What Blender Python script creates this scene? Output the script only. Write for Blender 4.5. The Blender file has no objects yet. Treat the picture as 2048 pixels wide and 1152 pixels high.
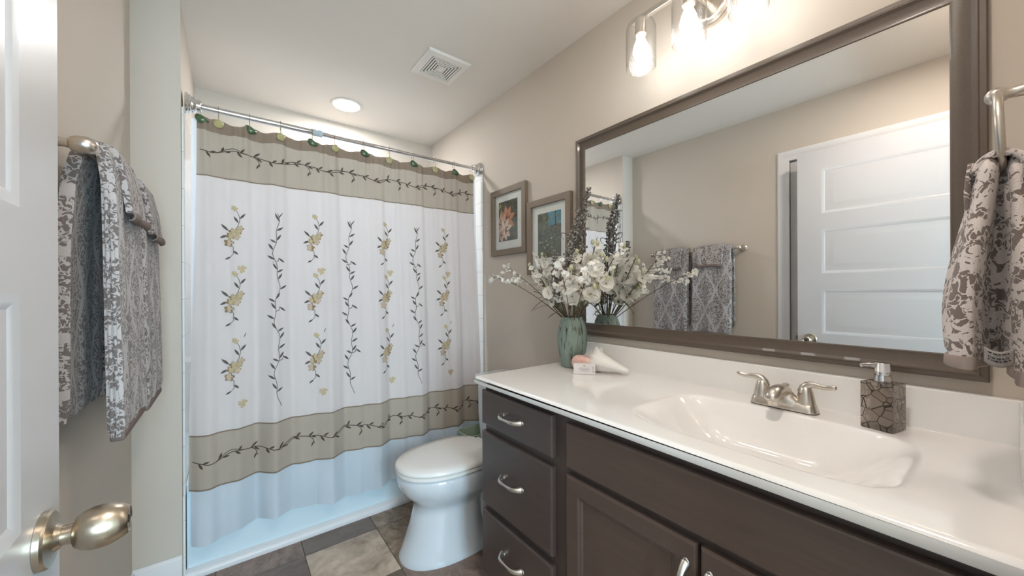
import bpy, bmesh, math, random
from mathutils import Vector, Matrix
pi = math.pi
sin, cos = math.sin, math.cos
rnd = random.Random(7)
C = bpy.context.scene.collection

# ------------------------------------------------------------------ camera
PSI = math.radians(37.225); ROLL = math.radians(-0.259)
cam_d = bpy.data.cameras.new('camera'); cam = bpy.data.objects.new('camera', cam_d); C.objects.link(cam)
cam_d.sensor_width = 36.0; cam_d.sensor_fit = 'HORIZONTAL'
cam_d.lens = 745.0 / 2048 * 36
cam_d.shift_y = 5.4 / 2048
cam_d.clip_start = 0.01
fwd = Vector((sin(PSI), cos(PSI), 0)); rgt0 = Vector((cos(PSI), -sin(PSI), 0)); up0 = Vector((0, 0, 1))
rgt = rgt0 * cos(ROLL) + up0 * sin(ROLL); up = up0 * cos(ROLL) - rgt0 * sin(ROLL)
M = Matrix((rgt, up, -fwd)).transposed().to_4x4(); M.translation = (0, 0, 1.2)
cam.matrix_world = M
bpy.context.scene.camera = cam

# ------------------------------------------------------------------ world, view, big lights
w = bpy.data.worlds.new('sky'); bpy.context.scene.world = w; w.use_nodes = True
w.node_tree.nodes['Background'].inputs[0].default_value = (0.55, 0.75, 1.0, 1)
w.node_tree.nodes['Background'].inputs[1].default_value = 1.0
vs = bpy.context.scene.view_settings
vs.view_transform = 'Standard'; vs.look = 'None'; vs.gamma = 1.0; vs.exposure = 1.78; vs.use_curve_mapping = False

def area(name, loc, rot, sx, sy, power, col, spread=180):
    l = bpy.data.lights.new(name, 'AREA'); l.shape = 'RECTANGLE'; l.size = sx; l.size_y = sy
    l.energy = power; l.color = col; l.spread = math.radians(spread)
    o = bpy.data.objects.new(name, l); o.location = loc; o.rotation_euler = rot; C.objects.link(o); return o
# daylight coming in through window_1 behind the camera
area('daylight', (0.16, -1.68, 1.35), (math.radians(90), 0, 0), 0.72, 1.25, 27, (0.64, 0.87, 1.04))
BULB = 8.0      # strength of the vanity bulbs
ENTRY_FILL = 50.0     # strength of the added fill light by the door, out of view
DOWN = 56.0      # strength of the recessed light

# ------------------------------------------------------------------ mesh builder
class MB:
    def __init__(s): s.v = []; s.f = []; s.m = []
    def add(s, vs, fs, mi=0):
        b = len(s.v); s.v += [tuple(p) for p in vs]
        for f in fs: s.f.append(tuple(i + b for i in f)); s.m.append(mi)
        return s
    def box(s, x0, x1, y0, y1, z0, z1, mi=0):
        vs = [(x, y, z) for z in (z0, z1) for y in (y0, y1) for x in (x0, x1)]
        fs = [(0,2,3,1),(4,5,7,6),(0,1,5,4),(2,6,7,3),(0,4,6,2),(1,3,7,5)]
        return s.add(vs, fs, mi)
    def obox(s, c, ax, ay, az, mi=0):   # oriented: half axis vectors
        c = Vector(c); ax, ay, az = Vector(ax), Vector(ay), Vector(az)
        vs = [c + ax*i + ay*j + az*k for k in (-1,1) for j in (-1,1) for i in (-1,1)]
        fs = [(0,2,3,1),(4,5,7,6),(0,1,5,4),(2,6,7,3),(0,4,6,2),(1,3,7,5)]
        return s.add(vs, fs, mi)
    def tube(s, pts, r, n=10, mi=0, cap=True, flat=None):
        pts = [Vector(p) for p in pts]; k = len(pts)
        rs = r if isinstance(r, (list, tuple)) else [r]*k
        T = []
        for i in range(k):
            a = pts[max(i-1,0)]; b = pts[min(i+1,k-1)]; d = (b-a)
            T.append(d.normalized() if d.length > 1e-9 else Vector((0,0,1)))
        ref = Vector((0,0,1)) if abs(T[0].z) < .9 else Vector((1,0,0))
        N = (ref - T[0]*ref.dot(T[0])).normalized()
        vs = []
        for i in range(k):
            N = (N - T[i]*N.dot(T[i])); N = N.normalized() if N.length > 1e-6 else T[i].orthogonal().normalized()
            B = T[i].cross(N)
            fl = flat[i] if flat else 1.0
            for j in range(n):
                a = 2*pi*j/n
                vs.append(pts[i] + (N*cos(a)*fl + B*sin(a))*rs[i])
        fs = [(i*n+j, i*n+(j+1)%n, (i+1)*n+(j+1)%n, (i+1)*n+j) for i in range(k-1) for j in range(n)]
        if cap: fs += [tuple(range(n))[::-1], tuple((k-1)*n+j for j in range(n))]
        return s.add(vs, fs, mi)
    def lathe(s, prof, o=(0,0,0), ax=(0,0,1), n=32, mi=0, sx=1.0, sy=1.0, ref=None):
        # prof: list of (radius, height along axis)
        o = Vector(o); ax = Vector(ax).normalized()
        u = Vector(ref) if ref else ax.orthogonal()
        u = (u - ax*u.dot(ax)).normalized(); v = ax.cross(u)
        vs = []; fs = []
        for r, h in prof:
            for j in range(n):
                a = 2*pi*j/n; vs.append(o + ax*h + u*(r*cos(a)*sx) + v*(r*sin(a)*sy))
        k = len(prof)
        fs = [(i*n+j, i*n+(j+1)%n, (i+1)*n+(j+1)%n, (i+1)*n+j) for i in range(k-1) for j in range(n)]
        if prof[0][0] > 1e-6: fs.append(tuple(range(n))[::-1])
        if prof[-1][0] > 1e-6: fs.append(tuple((k-1)*n+j for j in range(n)))
        return s.add(vs, fs, mi)
    def grid(s, fn, nu, nv, mi=0, closeu=False):
        vs = [fn(i/(nu if closeu else nu), j/nv) for j in range(nv+1) for i in range(nu + (0 if closeu else 1))]
        w_ = nu if closeu else nu+1
        fs = []
        for j in range(nv):
            for i in range(nu):
                i2 = (i+1) % w_ if closeu else i+1
                fs.append((j*w_+i, j*w_+i2, (j+1)*w_+i2, (j+1)*w_+i))
        return s.add(vs, fs, mi)
    def loft(s, rings, mi=0, cap=True):
        n = len(rings[0]); vs = [p for r in rings for p in r]; k = len(rings)
        fs = [(i*n+j, i*n+(j+1)%n, (i+1)*n+(j+1)%n, (i+1)*n+j) for i in range(k-1) for j in range(n)]
        if cap: fs += [tuple(range(n))[::-1], tuple((k-1)*n+j for j in range(n))]
        return s.add(vs, fs, mi)
    def sphere(s, c, r, nu=12, nv=8, mi=0, sc=(1,1,1)):
        c = Vector(c); vs = [c+Vector((0,0,-r*sc[2]))]
        for j in range(1,nv):
            t = -pi/2+pi*j/nv
            for i in range(nu):
                a = 2*pi*i/nu; vs.append(c+Vector((r*sc[0]*cos(t)*cos(a), r*sc[1]*cos(t)*sin(a), r*sc[2]*sin(t))))
        vs.append(c+Vector((0,0,r*sc[2]))); L = len(vs)-1
        fs = [(0, 1+(i+1)%nu, 1+i) for i in range(nu)]
        for j in range(nv-2):
            for i in range(nu): fs.append((1+j*nu+i, 1+j*nu+(i+1)%nu, 1+(j+1)*nu+(i+1)%nu, 1+(j+1)*nu+i))
        fs += [(L, 1+(nv-2)*nu+i, 1+(nv-2)*nu+(i+1)%nu) for i in range(nu)]
        return s.add(vs, fs, mi)

def wloc(o):
    v = Vector((0,0,0))
    while o: v += o.location; o = o.parent
    return v

def obj(name, mb, mats, parent=None, loc=None, smooth=35, bevel=0, seg=2, sub=0, solid=0):
    base = wloc(parent) if parent else Vector(loc if loc else (0,0,0))
    me = bpy.data.meshes.new(name)
    me.from_pydata([tuple(Vector(p)-base) for p in mb.v], [], mb.f); me.validate(); 
    mats = mats if isinstance(mats, (list, tuple)) else [mats]
    for m in mats: me.materials.append(m)
    if len(me.polygons) == len(mb.m):
        for p, mi in zip(me.polygons, mb.m): p.material_index = mi
    bm = bmesh.new(); bm.from_mesh(me)
    bmesh.ops.recalc_face_normals(bm, faces=bm.faces); bm.to_mesh(me); bm.free()
    if smooth:
        for p in me.polygons: p.use_smooth = True
        if smooth < 180: me.set_sharp_from_angle(angle=math.radians(smooth))
    o = bpy.data.objects.new(name, me); C.objects.link(o)
    if parent: o.parent = parent
    else: o.location = base
    if solid:
        m = o.modifiers.new('s', 'SOLIDIFY'); m.thickness = solid; m.offset = 0
    if bevel:
        m = o.modifiers.new('b', 'BEVEL'); m.width = bevel; m.segments = seg; m.limit_method = 'ANGLE'; m.angle_limit = math.radians(40); m.harden_normals = False
    if sub:
        m = o.modifiers.new('u', 'SUBSURF'); m.levels = sub; m.render_levels = sub
    return o

def tag(o, label, cat, group=None):
    o['label'] = label; o['category'] = cat
    if group: o['group'] = group
    return o
def thing(name, label, cat, loc, group=None):
    o = bpy.data.objects.new(name, None); o.empty_display_size = .05; o.location = loc; C.objects.link(o)
    return tag(o, label, cat, group)
def struct(name, mb, mats, parent=None, label=None, **k):
    o = obj(name, mb, mats, parent, **k)
    if not parent: o['kind'] = 'structure'
    if label: o['label'] = label
    return o

# ------------------------------------------------------------------ materials
def lin(c):
    return tuple(((x/255)/12.92 if x/255 <= .04045 else ((x/255+.055)/1.055)**2.4) for x in c) + (1,)
class NT:
    def __init__(s, name):
        s.m = bpy.data.materials.new(name); s.m.use_nodes = True; s.t = s.m.node_tree
        s.b = s.t.nodes['Principled BSDF']; s.out = s.t.nodes['Material Output']
    def n(s, typ, **k):
        nd = s.t.nodes.new(typ)
        for a, v in k.items():
            if a.startswith('i_'):
                key = a[2:]; nd.inputs[int(key) if key.isdigit() else key.replace('_', ' ')].default_value = v
            else: setattr(nd, a, v)
        return nd
    def l(s, a, b): s.t.links.new(a, b)
    def math(s, op, a, b=None, c=None):
        nd = s.n('ShaderNodeMath', operation=op)
        for i, x in enumerate((a, b, c)):
            if x is None: continue
            if isinstance(x, (int, float)): nd.inputs[i].default_value = x
            else: s.l(x, nd.inputs[i])
        return nd.outputs[0]
    def obj_co(s, scale=(1,1,1)):
        tc = s.n('ShaderNodeTexCoord'); mp = s.n('ShaderNodeMapping'); mp.inputs['Scale'].default_value = scale
        s.l(tc.outputs['Object'], mp.inputs[0]); return mp.outputs[0]
    def noise(s, co, scale, detail=3, rough=.5, dist=0):
        nd = s.n('ShaderNodeTexNoise'); nd.inputs['Scale'].default_value = scale; nd.inputs['Detail'].default_value = detail
        nd.inputs['Roughness'].default_value = rough; nd.inputs['Distortion'].default_value = dist
        s.l(co, nd.inputs['Vector']); return nd.outputs['Fac']
    def ramp(s, fac, stops, interp='LINEAR'):
        nd = s.n('ShaderNodeValToRGB'); nd.color_ramp.interpolation = interp
        e = nd.color_ramp.elements
        while len(e) < len(stops): e.new(.5)
        for el, (p, c) in zip(e, stops): el.position = p; el.color = c if len(c) == 4 else tuple(c)+(1,)
        s.l(fac, nd.inputs[0]); return nd.outputs[0]
    def mix(s, fac, a, b):
        nd = s.n('ShaderNodeMix', data_type='RGBA')
        for sock, x in ((nd.inputs['Factor'], fac), (nd.inputs['A'], a), (nd.inputs['B'], b)):
            pass
        for i, x in ((0, fac), (6, a), (7, b)):
            if isinstance(x, (int, float)): nd.inputs[i].default_value = x
            elif isinstance(x, tuple): nd.inputs[i].default_value = x
            else: s.l(x, nd.inputs[i])
        return nd.outputs[2]
    def fres(s, ior):      # same reflectance from either side of a thin sheet
        fr = s.n('ShaderNodeFresnel'); g = s.n('ShaderNodeNewGeometry')
        s.l(s.math('MULTIPLY_ADD', g.outputs['Backfacing'], 1/ior-ior, ior), fr.inputs[0]); return fr
    def bump(s, h, strength=.2, dist=.002):
        nd = s.n('ShaderNodeBump'); nd.inputs['Strength'].default_value = strength; nd.inputs['Distance'].default_value = dist
        s.l(h, nd.inputs['Height']); s.l(nd.outputs[0], s.b.inputs['Normal'])
    def col(s, x):
        if isinstance(x, tuple): s.b.inputs['Base Color'].default_value = x
        else: s.l(x, s.b.inputs['Base Color'])
        return s

def plain(name, rgb, rough=.5, metal=0, spec=.5, nz=None, coat=0, var=0):
    t = NT(name); c = lin(rgb); t.col(c)
    t.b.inputs['Roughness'].default_value = rough; t.b.inputs['Metallic'].default_value = metal
    t.b.inputs['Specular IOR Level'].default_value = spec
    if coat: t.b.inputs['Coat Weight'].default_value = coat; t.b.inputs['Coat Roughness'].default_value = .08
    if nz or var:
        co = t.obj_co(); f = t.noise(co, (nz or (60,0))[0], 4)
        if nz: t.bump(f, nz[1], .002)
        if var:
            d = tuple(x*(1-var) for x in c[:3])+(1,); e = tuple(min(1,x*(1+var)) for x in c[:3])+(1,)
            t.col(t.mix(f, d, e))
    return t.m

def brushed(name, rgb, rough=.3, axis=(1,1,40)):
    t = NT(name); c = lin(rgb); t.b.inputs['Metallic'].default_value = 1
    f = t.noise(t.obj_co(axis), 30, 3)
    t.col(t.mix(f, tuple(x*.88 for x in c[:3])+(1,), tuple(min(1,x*1.1) for x in c[:3])+(1,)))
    t.l(t.math('MULTIPLY_ADD', f, .12, rough-.06), t.b.inputs['Roughness'])
    return t.m

WALLC = (209, 199, 187)
wall_m = plain('wall_paint', WALLC, .75, nz=(180, .05), spec=.3)
ceil_m = plain('ceiling_paint', (230, 222, 213), .85, nz=(220, .06), spec=.2)
trim_m = plain('white_trim_paint', (232, 232, 234), .35, nz=(30, .02))
door_m = plain('white_door_paint', (200, 197, 197), .3, nz=(40, .03))
counter_m = plain('cultured_marble', (249, 246, 243), .12, coat=.4, var=.015, nz=None)
porc_m = plain('porcelain', (222, 228, 234), .07, coat=.6, var=.004)
seat_m = plain('toilet_plastic', (247, 245, 242), .18, var=.004)
tub_m = plain('tub_enamel', (220, 239, 248), .12, coat=.3, var=.004)
nickel_m = brushed('brushed_nickel', (214, 206, 196), .31)
knob_m = brushed('satin_nickel', (190, 178, 160), .3, (40,1,1))
chrome_m = plain('chrome', (225, 226, 228), .07, 1, var=.01)
pull_m = brushed('pewter_pull', (214, 210, 204), .32, (30,30,30))
rubber_m = plain('dark_gap', (26, 22, 20), .6, var=.05)

# espresso cabinet finish: faint grain
t = NT('espresso_wood'); co = t.obj_co((1, 1, 10)); f = t.noise(co, 9, 5, .6, .3)
t.col(t.mix(f, lin((68, 56, 53)), lin((88, 75, 70)))); t.b.inputs['Roughness'].default_value = .36; t.b.inputs['Coat Weight'].default_value = .25
t.b.inputs['Coat Roughness'].default_value = .25; t.bump(f, .04, .001); wood_m = t.m
t = NT('espresso_wood_door'); co = t.obj_co((1, 1, 10)); f = t.noise(co, 9, 5, .6, .3)
t.col(t.mix(f, lin((78, 63, 57)), lin((98, 81, 73)))); t.b.inputs['Roughness'].default_value = .36; t.b.inputs['Coat Weight'].default_value = .25
t.b.inputs['Coat Roughness'].default_value = .25; t.bump(f, .04, .001); wood2_m = t.m
# mirror frame: taupe brown lacquer
t = NT('mirror_frame_finish'); f = t.noise(t.obj_co((2, 30, 30)), 6, 3)
t.col(t.mix(f, lin((88, 76, 66)), lin((100, 88, 77)))); t.b.inputs['Roughness'].default_value = .38
t.b.inputs['Coat Weight'].default_value = .12; frame_m = t.m
# grey-brown picture frame wood
t = NT('driftwood_frame'); f = t.noise(t.obj_co((6, 40, 8)), 12, 5, .6)
t.col(t.mix(f, lin((112, 98, 84)), lin((148, 132, 116)))); t.b.inputs['Roughness'].default_value = .55; t.bump(f, .2, .001); pframe_m = t.m
# mirror
t = NT('mirror_glass'); t.col((.91, .925, .93, 1)); t.b.inputs['Metallic'].default_value = 1; t.b.inputs['Roughness'].default_value = .004
mirror_m = t.m

def thin_glass(name, tint, bubbles=0, refl=1.0, rough=.02):
    t = NT(name); t.t.nodes.remove(t.b)
    tr = t.n('ShaderNodeBsdfTransparent'); tr.inputs[0].default_value = tint
    gl = t.n('ShaderNodeBsdfGlossy'); gl.inputs['Roughness'].default_value = rough
    fr = t.fres(1.45)
    mx = t.n('ShaderNodeMixShader')
    if bubbles:
        co = t.obj_co(); v = t.n('ShaderNodeTexVoronoi'); v.inputs['Scale'].default_value = bubbles; t.l(co, v.inputs['Vector'])
        bp = t.n('ShaderNodeBump'); bp.inputs['Strength'].default_value = .6; bp.inputs['Distance'].default_value = .002
        t.l(v.outputs['Distance'], bp.inputs['Height']); t.l(bp.outputs[0], gl.inputs['Normal']); t.l(bp.outputs[0], fr.inputs['Normal'])
    t.l(t.math('MULTIPLY', fr.outputs[0], refl), mx.inputs[0]); t.l(tr.outputs[0], mx.inputs[1]); t.l(gl.outputs[0], mx.inputs[2])
    t.l(mx.outputs[0], t.out.inputs['Surface']); return t.m
shade_m = thin_glass('seeded_glass', (.985, .985, .985, 1), 220, 1.2)
pane_m = thin_glass('clear_pane', (.97, .985, .98, 1))
def emit(name, col, st):
    t = NT(name); t.t.nodes.remove(t.b); e = t.n('ShaderNodeEmission'); e.inputs[0].default_value = col; e.inputs[1].default_value = st
    t.l(e.outputs[0], t.out.inputs['Surface']); return t.m
bulb_m = emit('bulb_glow', (1.0, 1.0, .97, 1), BULB)
entry_fill_m = emit('entry_fill_glow', (1.0, .89, .79, 1), ENTRY_FILL)
down_m = emit('downlight_glow', (1.0, 1.0, 1.0, 1), DOWN)

# fabrics
def fabric(name, rgb, trans=.3, rough=.9, weave=900, var=.04, bump=.08):
    t = NT(name); co = t.obj_co(); f = t.noise(co, weave, 2); g = t.noise(co, 14, 3)
    c = lin(rgb); cc = t.mix(g, tuple(x*(1-var) for x in c[:3])+(1,), tuple(min(1, x*(1+var)) for x in c[:3])+(1,))
    t.col(cc); t.b.inputs['Roughness'].default_value = rough; t.b.inputs['Specular IOR Level'].default_value = .15
    t.bump(f, bump, .0006)
    if trans:
        tl = t.n('ShaderNodeBsdfTranslucent'); t.l(cc, tl.inputs[0]); mx = t.n('ShaderNodeMixShader'); mx.inputs[0].default_value = trans
        t.l(t.b.outputs[0], mx.inputs[1]); t.l(tl.outputs[0], mx.inputs[2]); t.l(mx.outputs[0], t.out.inputs['Surface'])
    return t.m
tan_m = fabric('tan_taffeta', (196, 183, 168), .22, .6)
tand_m = fabric('tan_heading_tape', (150, 132, 115), .15, .6)
white_m = fabric('white_curtain_fabric', (242, 233, 230), .35, .8, var=.01)
liner_m = fabric('white_liner_vinyl', (232, 239, 246), .4, .45, var=.01)
vine_m = plain('vine_thread', (92, 88, 80), .8, var=.2)
vineb_m = plain('brown_vine_thread', (82, 68, 58), .8, var=.2)
gold_m = plain('gold_flower_thread', (200, 182, 142), .7, nz=(300, .3), var=.25)
brown_m = plain('brown_outline_thread', (146, 122, 92), .8, var=.2)
rose_m = plain('rose_flower_thread', (205, 182, 160), .7, nz=(300, .3), var=.2)

# damask bath towel: ogee lattice with fine scrolls, in the towel's own Y/Z plane
def towel_mat(name, big=False):
    t = NT(name); tc = t.n('ShaderNodeTexCoord'); sp = t.n('ShaderNodeSeparateXYZ'); t.l(tc.outputs['Object'], sp.inputs[0])
    Y, Z = sp.outputs[1], sp.outputs[2]
    co = t.obj_co()
    fz = t.noise(co, 700, 2)
    if not big:
        W, P = .145, .30
        wob = t.math('MULTIPLY', t.math('COSINE', t.math('MULTIPLY', Z, 2*pi/P)), .21)
        v = t.math('ADD', t.math('DIVIDE', Y, W), .25)
        a = t.math('FRACT', t.math('ADD', t.math('ADD', v, wob), .25+8))
        b = t.math('FRACT', t.math('ADD', t.math('SUBTRACT', v, wob), .75+8))
        la = t.math('LESS_THAN', t.math('ABSOLUTE', t.math('SUBTRACT', a, .5)), .042)
        lb = t.math('LESS_THAN', t.math('ABSOLUTE', t.math('SUBTRACT', b, .5)), .042)
        ln = t.math('MAXIMUM', la, lb)
        n1 = t.noise(co, 62, 1.2, .5, .9)
        sc = t.math('LESS_THAN', t.math('ABSOLUTE', t.math('SUBTRACT', n1, .5)), .05)
        n2 = t.noise(co, 150, 1, .5, .3)
        s2 = t.math('GREATER_THAN', n2, .585)
        pat = t.math('MAXIMUM', ln, t.math('MAXIMUM', sc, s2))
        dark, light = lin((112, 101, 96)), lin((202, 194, 192))
    else:
        vo = t.n('ShaderNodeTexVoronoi'); vo.inputs['Scale'].default_value = 26; t.l(co, vo.inputs['Vector'])
        n1 = t.noise(co, 29, 2.2, .55, 1.6)
        n0 = t.noise(co, 130, 2)
        k = t.math('ADD', n1, t.math('MULTIPLY', t.math('SUBTRACT', n0, .5), .17))
        k = t.math('ADD', k, t.math('MULTIPLY', t.math('SUBTRACT', vo.outputs['Distance'], .5), .16))
        pat = t.math('LESS_THAN', k, .505)
        vein = t.math('LESS_THAN', t.math('ABSOLUTE', t.math('SUBTRACT', t.noise(co, 52, 1.5, .5, 1.0), .5)), .035)
        speck = t.math('GREATER_THAN', t.noise(co, 84, 2, .5, .8), .615)
        pat = t.math('MINIMUM', t.math('MAXIMUM', pat, vein), t.math('SUBTRACT', 1, t.math('MULTIPLY', speck, pat)))
        dark, light = lin((112, 96, 88)), lin((232, 221, 216))
    if big == 'cloth':
        dark, light = lin((104, 90, 86)), lin((196, 186, 182))
        pat = t.math('GREATER_THAN', pat, .5)
    c = t.mix(pat, dark, light)
    c = t.mix(t.math('MULTIPLY', fz, .35), c, tuple(x*.62 for x in light[:3])+(1,))
    t.col(c); t.b.inputs['Roughness'].default_value = 1; t.b.inputs['Specular IOR Level'].default_value = .1
    t.b.inputs['Sheen Weight'].default_value = .3
    h = t.math('ADD', t.math('MULTIPLY', fz, .7), t.math('MULTIPLY', pat, .5)); t.bump(h, .8, .004)
    return t.m
towel_m = towel_mat('damask_terry'); hand_m = towel_mat('floral_terry', True); cloth_m = towel_mat('floral_washcloth_terry', 'cloth')
hem_m = fabric('brown_towel_hem', (128, 112, 106), 0, .9, var=.08)
hem2_m = fabric('taupe_towel_hem', (158, 143, 136), 0, .9, var=.08)

# vase: verdigris ribs with dark grooves
t = NT('verdigris_glaze'); co = t.obj_co((1, 1, .11)); f = t.noise(co, 95, 3, .6, .4); g = t.noise(t.obj_co(), 16, 4)
base = t.mix(g, lin((112, 124, 114)), lin((150, 168, 158)))
t.col(t.mix(t.ramp(f, [(.36, (0,0,0)), (.46, (1,1,1))]), lin((72, 72, 62)), base)); t.b.inputs['Roughness'].default_value = .45
t.bump(f, .6, .006); vase_m = t.m
t = NT('shell_white'); f = t.noise(t.obj_co(), 40, 4); t.col(t.mix(f, lin((236, 230, 222)), lin((248, 246, 243)))); t.b.inputs['Roughness'].default_value = .4; t.bump(f, .15, .002); shell_m = t.m
pink_m = plain('shell_pink', (230, 188, 176), .3, var=.2)
shelli_m = plain('shell_inner_tan', (196, 162, 132), .35, var=.15)
card_m = plain('soap_box_card', (238, 232, 232), .5, var=.02)
ink_m = plain('print_grey', (120, 112, 110), .7, var=.05)
sage_m = plain('sage_plastic', (182, 204, 182), .35, var=.03)
bronze_m = plain('olive_metal_rim', (96, 92, 66), .4, .4, var=.1)

# floor tiles
def tile(name, lo, hi, sc, st=(1,1,1)):
    t = NT(name); co = t.obj_co(st); f = t.noise(co, sc, 6, .65, .8); g = t.noise(co, sc*5, 4, .6)
    k = t.math('ADD', t.math('MULTIPLY', f, .75), t.math('MULTIPLY', g, .25))
    t.col(t.ramp(k, [(.36, lin(lo)), (.62, lin(hi))])); t.b.inputs['Roughness'].default_value = .42
    t.bump(k, .25, .003); return t.m
tl_light = tile('tile_light_slate', (156, 134, 114), (222, 202, 180), 5)
tl_dark = tile('tile_grey_slate', (108, 92, 82), (132, 115, 104), 6, (1, 2, 1))
tl_mot = tile('tile_mottled_slate', (104, 84, 68), (176, 154, 132), 12)
tl_brown = tile('tile_brown_slate', (112, 92, 82), (158, 134, 120), 14, (1.5, 1, 1))
grout_m = plain('grout', (92, 82, 74), .8, var=.1)

# ================================================================== ROOM
XR, XL, YF, ZC = 1.33, -.302, 2.85, 2.398
m = MB()      # floor with its tiles (tiles are the floor's surface)
m.box(-.45, 1.45, -1.65, 3.0, -.10, -.002, 4)
px, py = .32, .34
tm = {(0,0):0, (0,1):1, (1,0):2, (1,1):2, (-1,1):3, (-1,0):1, (1,-1):3, (0,-1):1, (-1,-1):2, (2,0):3, (2,1):0}
for i in range(-5, 4):
    for j in range(-10, 4):
        x0, y0 = .271 + i*px, 1.577 + j*py
        x0c, x1c = max(x0+.0015, -.45), min(x0+px-.0015, 1.45); y0c, y1c = max(y0+.0015, -1.65), min(y0+py-.0015, 3.0)
        if x1c > x0c and y1c > y0c: m.box(x0c, x1c, y0c, y1c, -.01, 0, tm.get((i,j), rnd.choice([0,1,2,3])))
struct('floor', m, [tl_light, tl_dark, tl_mot, tl_brown, grout_m], smooth=0)
struct('ceiling', MB().box(-.45, 1.45, -1.65, 3.0, ZC, ZC+.1), ceil_m, smooth=0)
struct('wall_right', MB().box(XR, XR+.1, -1.65, 3.0, 0, ZC), wall_m, smooth=0)
struct('wall_far', MB().box(-.40, XR, YF, YF+.1, 0, ZC), wall_m, smooth=0)
struct('wall_alcove', MB().box(-.40, -.155, 2.035, YF, 0, ZC), wall_m, smooth=0)
m = MB()      # left wall around the door opening
m.box(-.40, XL, .86, 2.035, 0, ZC); m.box(-.40, XL, -1.55, .0, 0, ZC); m.box(-.40, XL, .0, .86, 2.06, ZC)
struct('wall_left', m, wall_m, smooth=0)
struct('wall_end', MB().box(.62, XR, -1.55, -.045, 0, ZC), wall_m, smooth=0)
m = MB()      # near wall with the window opening
m.box(-.40, -.20, -1.65, -1.55, 0, ZC); m.box(.52, .62, -1.65, -1.55, 0, ZC); m.box(-.20, .52, -1.65, -1.55, 0, .72); m.box(-.20, .52, -1.65, -1.55, 1.98, ZC)
struct('wall_near', m, wall_m, smooth=0)
struct('wall_entry', MB().box(XL, -.216, -.165, -.045, 0, ZC), wall_m, smooth=0)
struct('wall_header', MB().box(-.216, .62, -.165, -.045, 2.0605, ZC), wall_m, smooth=0)
# window behind the camera
win = bpy.data.objects.new('window_1', None); win.location = (.16, -1.6, .72); C.objects.link(win); win['kind'] = 'structure'
m = MB(); m.box(-.20, -.16, -1.63, -1.54, .72, 1.98); m.box(.48, .52, -1.63, -1.54, .72, 1.98); m.box(-.16, .48, -1.63, -1.54, .72, .76); m.box(-.16, .48, -1.63, -1.54, 1.94, 1.98)
m.box(.14, .18, -1.62, -1.58, .76, 1.94); m.box(-.16, .14, -1.62, -1.58, 1.33, 1.37); m.box(.18, .48, -1.62, -1.58, 1.33, 1.37)
obj('window_frame', m, trim_m, win, bevel=.003)
obj('window_pane', MB().box(-.16, .48, -1.602, -1.598, .76, 1.94), pane_m, win, smooth=0)

# baseboards (profiled)
def baseboard(name, a, b, nrm, h=.125):
    a = Vector(a); b = Vector(b); n_ = Vector(nrm)
    prof = [(.001,0),(.014,0),(.014,h-.03),(.011,h-.022),(.0105,h-.012),(.006,h-.004),(.001,h)]
    r = [[p + n_*d + Vector((0,0,z)) for d, z in prof] for p in (a, b)]
    struct(name, MB().loft(r), trim_m, smooth=25)
baseboard('baseboard_alcove', (XL+.001, 2.034, 0), (-.156, 2.034, 0), (0,-1,0))
baseboard('baseboard_left', (XL, .95, 0), (XL, 2.019, 0), (1,0,0))
baseboard('baseboard_right', (XR, 1.235, 0), (XR, 2.04, 0), (-1,0,0))

# door casing (trim) round the opening, on the room side and the jamb
m = MB()
def casing(m, pts, nrm, wdt=.065):
    pass
prof = [(0,0),(0,.010),(.012,.013),(.03,.012),(.044,.017),(.058,.017),(.065,.012),(.065,0)]
def rect_casing(y0, y1, z1, x, sgn):
    # mitred U: left leg, head, right leg
    def ring(y, z, dy, dz): return [(x+sgn*d, y+dy*w_, z+dz*w_) for w_, d in prof]
    m.loft([ring(y0, 0, -1, 0), ring(y0, z1, -1, 1)]); m.loft([ring(y0, z1, -1, 1), ring(y1, z1, 1, 1)]); m.loft([ring(y1, z1, 1, 1), ring(y1, 0, 1, 0)])
rect_casing(.018, .842, 2.042, XL, 1)
m.box(-.40, XL, .842, .86, 0, 2.06); m.box(-.40, XL, 0, .018, 0, 2.06); m.box(-.40, XL, .018, .842, 2.042, 2.06)
m.box(-.362, -.343, .018, .032, 0, 2.042); m.box(-.362, -.343, .829, .842, 0, 2.042); m.box(-.362, -.343, .032, .829, 2.026, 2.042)

struct('trim_door', m, trim_m, smooth=25)

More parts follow.
